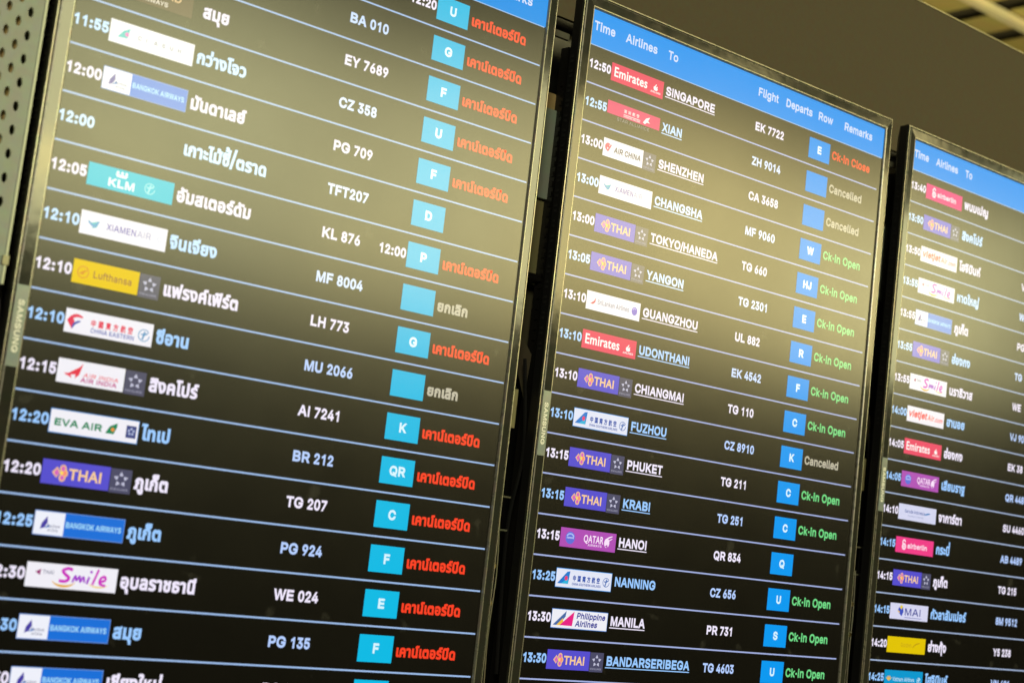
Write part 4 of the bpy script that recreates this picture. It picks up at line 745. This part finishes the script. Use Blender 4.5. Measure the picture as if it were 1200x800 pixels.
def make_board(name, label, rows, M, dx, tilecol, head, linecol, wide=12.08):
    eng = name == 'middle'
    root = bpy.data.objects.new('flight_information_display', None); link(root)
    tag(root, label, 'display screen', 'flight boards side by side')
    O = (6, 20.75, 0)
    def mb(): return MB(O)
    # housing with chamfered back
    h = mb()
    swept(h, [(.355, .0), (.355, .30), (.10, .56), (-5.9, .56)], 0, wide, -.95, 20.4, [M_body] * 3)
    h.build('housing', root)
    h = mb(); pr = [(-.03, .0), (-.005, -.045), (.012, -.06), (.034, -.0605), (.26, -.066), (.285, -.05), (.30, -.02), (.315, -.045), (.345, -.045), (.365, .01), (.365, .12)]
    swept(h, pr, 0, wide, -.95, 20.4, [M_edge_highlight, M_edge_highlight, M_edge_highlight, M_bezel, M_edge_highlight, M_bezel, M_bezel, M_edge_highlight, M_bezel, M_body])
    h.build('bezel', root)
    h = mb(); h.rect(-.02, wide + .02, -.97, 20.42, 0, M_screen); h.build('screen', root)
    # vents down both side walls of the housing
    for k in range(60):
        for sx in (-.362, wide + .275):
            y = .4 + k * .13
            if k % 3 == 2: continue
            v = mb(); v.box(sx - .012, sx + .012, y, y + .07, .12, .22, M_slot); v.build('side_vent', root)
    # badge on the left bezel
    b = mb(); b.box(-.275, -.03, 9.0, 10.6, -.078, -.03, M_plate); bo = b.build('badge_plate', root)
    t = mb(); text(t, 'SAMSUNG', -.205, 9.28, .17, -.0795, M_badge, w=38, width=1.06, rot=True); t.build('badge_lettering', bo)
    # header band with the column titles
    hb = mb(); hb.rect(0, wide, -.93, -.012, Z1, ui(head)); hbo = hb.build('header_band', root)
    ln = mb(); ln.rect(0, wide - .06, -.012, .012, Z2, ui((150, 190, 235))); ln.build('header_line', hbo)
    for s_, x_ in (('Time', .10), ('Airlines', 1.22), ('To', 2.78), ('Flight', 6.37), ('Departs', 7.55), ('Row', 8.98), ('Remarks', 10.17)):
        t = mb(); text(t, s_, x_ + dx, -.40, .317, Z2, ui((205, 222, 252)), w=28); t.build('column_title', hbo)
    for i, (tm, lg, dest, fl, dep, let, rem, rc) in enumerate(rows):
        y = i + 1; c = ui(ODD if i % 2 == 0 else EVEN)
        r = mb(); r.rect(0 if not dx else .0, 11.90, y - .019, y + .019, Z1, ui(linecol))
        ro = r.build('flight_row', root); ro['label'] = ' '.join(filter(None, ['row reading', tm, dest, fl, rem if eng else None]))
        if tm: t = mb(); text(t, tm, .05 + dx, y - .40, .305, Z2, c, w=42); t.build('departure_time', ro)
        if lg:
            f, star = LOGOS[lg]
            t = mb(); f(t, y); t.o = (6 - dx, O[1], 0); lo = t.build('airline_logo', ro)
            if star: t = mb(); alliance(t, y); t.o = (6 - dx, O[1], 0); t.build('alliance_logo', ro)
        if dest:
            t = mb()
            if eng:
                xe = text(t, dest, 2.83, y - .42, .317, Z2, c, w=38); t.rect(2.81, xe, y - .385, y - .36, Z2, c) if dest != 'NANNING' else None
            else: text(t, dest, (2.81 if name == 'left' else 2.87) + dx, y - .385, TH_EM, Z2, c, w=33, xs=.97)
            t.build('destination', ro)
        if fl: t = mb(); text(t, fl, 6.37 + dx, y - .40, .317, Z2, c if i % 2 == 0 else ui(EVEN_NUM), w=38); t.build('flight_number', ro)
        if dep: t = mb(); text(t, dep, 7.90 + dx, y - .39, .305, Z2, ui(ODD), w=42); t.build('new_time', ro)
        if dx <= 0 and (let or rem or rows is not B3) and rows is not B3:
            t = mb(); t.rect(8.70 + dx, 9.63 + dx, y - .81, y - .205, Z1, ui(tilecol)); to = t.build('counter_tile', ro)
            if let: t = mb(); text(t, let, 9.17 + dx, y - .40, .30, Z2, ui((215, 245, 255)), w=42, center=True); t.build('counter_letter', ro)
        if rem:
            t = mb()
            if eng: text(t, rem, 9.73 + dx, y - .40, .323, Z2, ui(rc), w=30)
            else: text(t, rem, 9.72 + dx, y - .37, .48, Z2, ui(rc), w=33, width=1.72 if rem == CLOSED else .92)
            t.build('remark', ro)
    root.matrix_world = M
    return root
def board_matrix(x0, e, pivx):
    """place the display: local origin (6, 20.75, 0) rows right of/below its own top left"""
    C3 = Matrix(((1, 0, 0), (0, 0, 1), (0, -1, 0)))          # rows frame -> metres frame axes
    R = C3 @ rod(e[:3]) @ C3.transposed()
    piv = V(pivx, 8, 0); p = V(x0 + 6, 20.75, 0)
    m = (R).to_4x4(); m.translation = R @ (p - piv) + piv + V(0, e[3], e[4]); return m
make_board('left', 'tall flight board nearest the perforated panel, with Thai red remarks and turquoise row tiles', B1,
           board_matrix(-13.385, (-.0083, .0091, .0028, .0171, .0272), -1.477), -.04, (0, 186, 228), (14, 146, 232), (158, 188, 232), 11.97)
make_board('middle', 'tall flight board in the middle with English city names and green Ck-in Open remarks', B2,
           board_matrix(0, (0, 0, 0, 0, 0), 0), 0, (0, 152, 240), (16, 150, 240), (165, 178, 226))
make_board('right', 'tall flight board with Thai city names, cut off by the right edge', B3,
           board_matrix(13.5, (.0055, 0, .0007, -.0443, .0295), 13.524), -.03, (0, 152, 240), (16, 150, 240), (165, 182, 215))
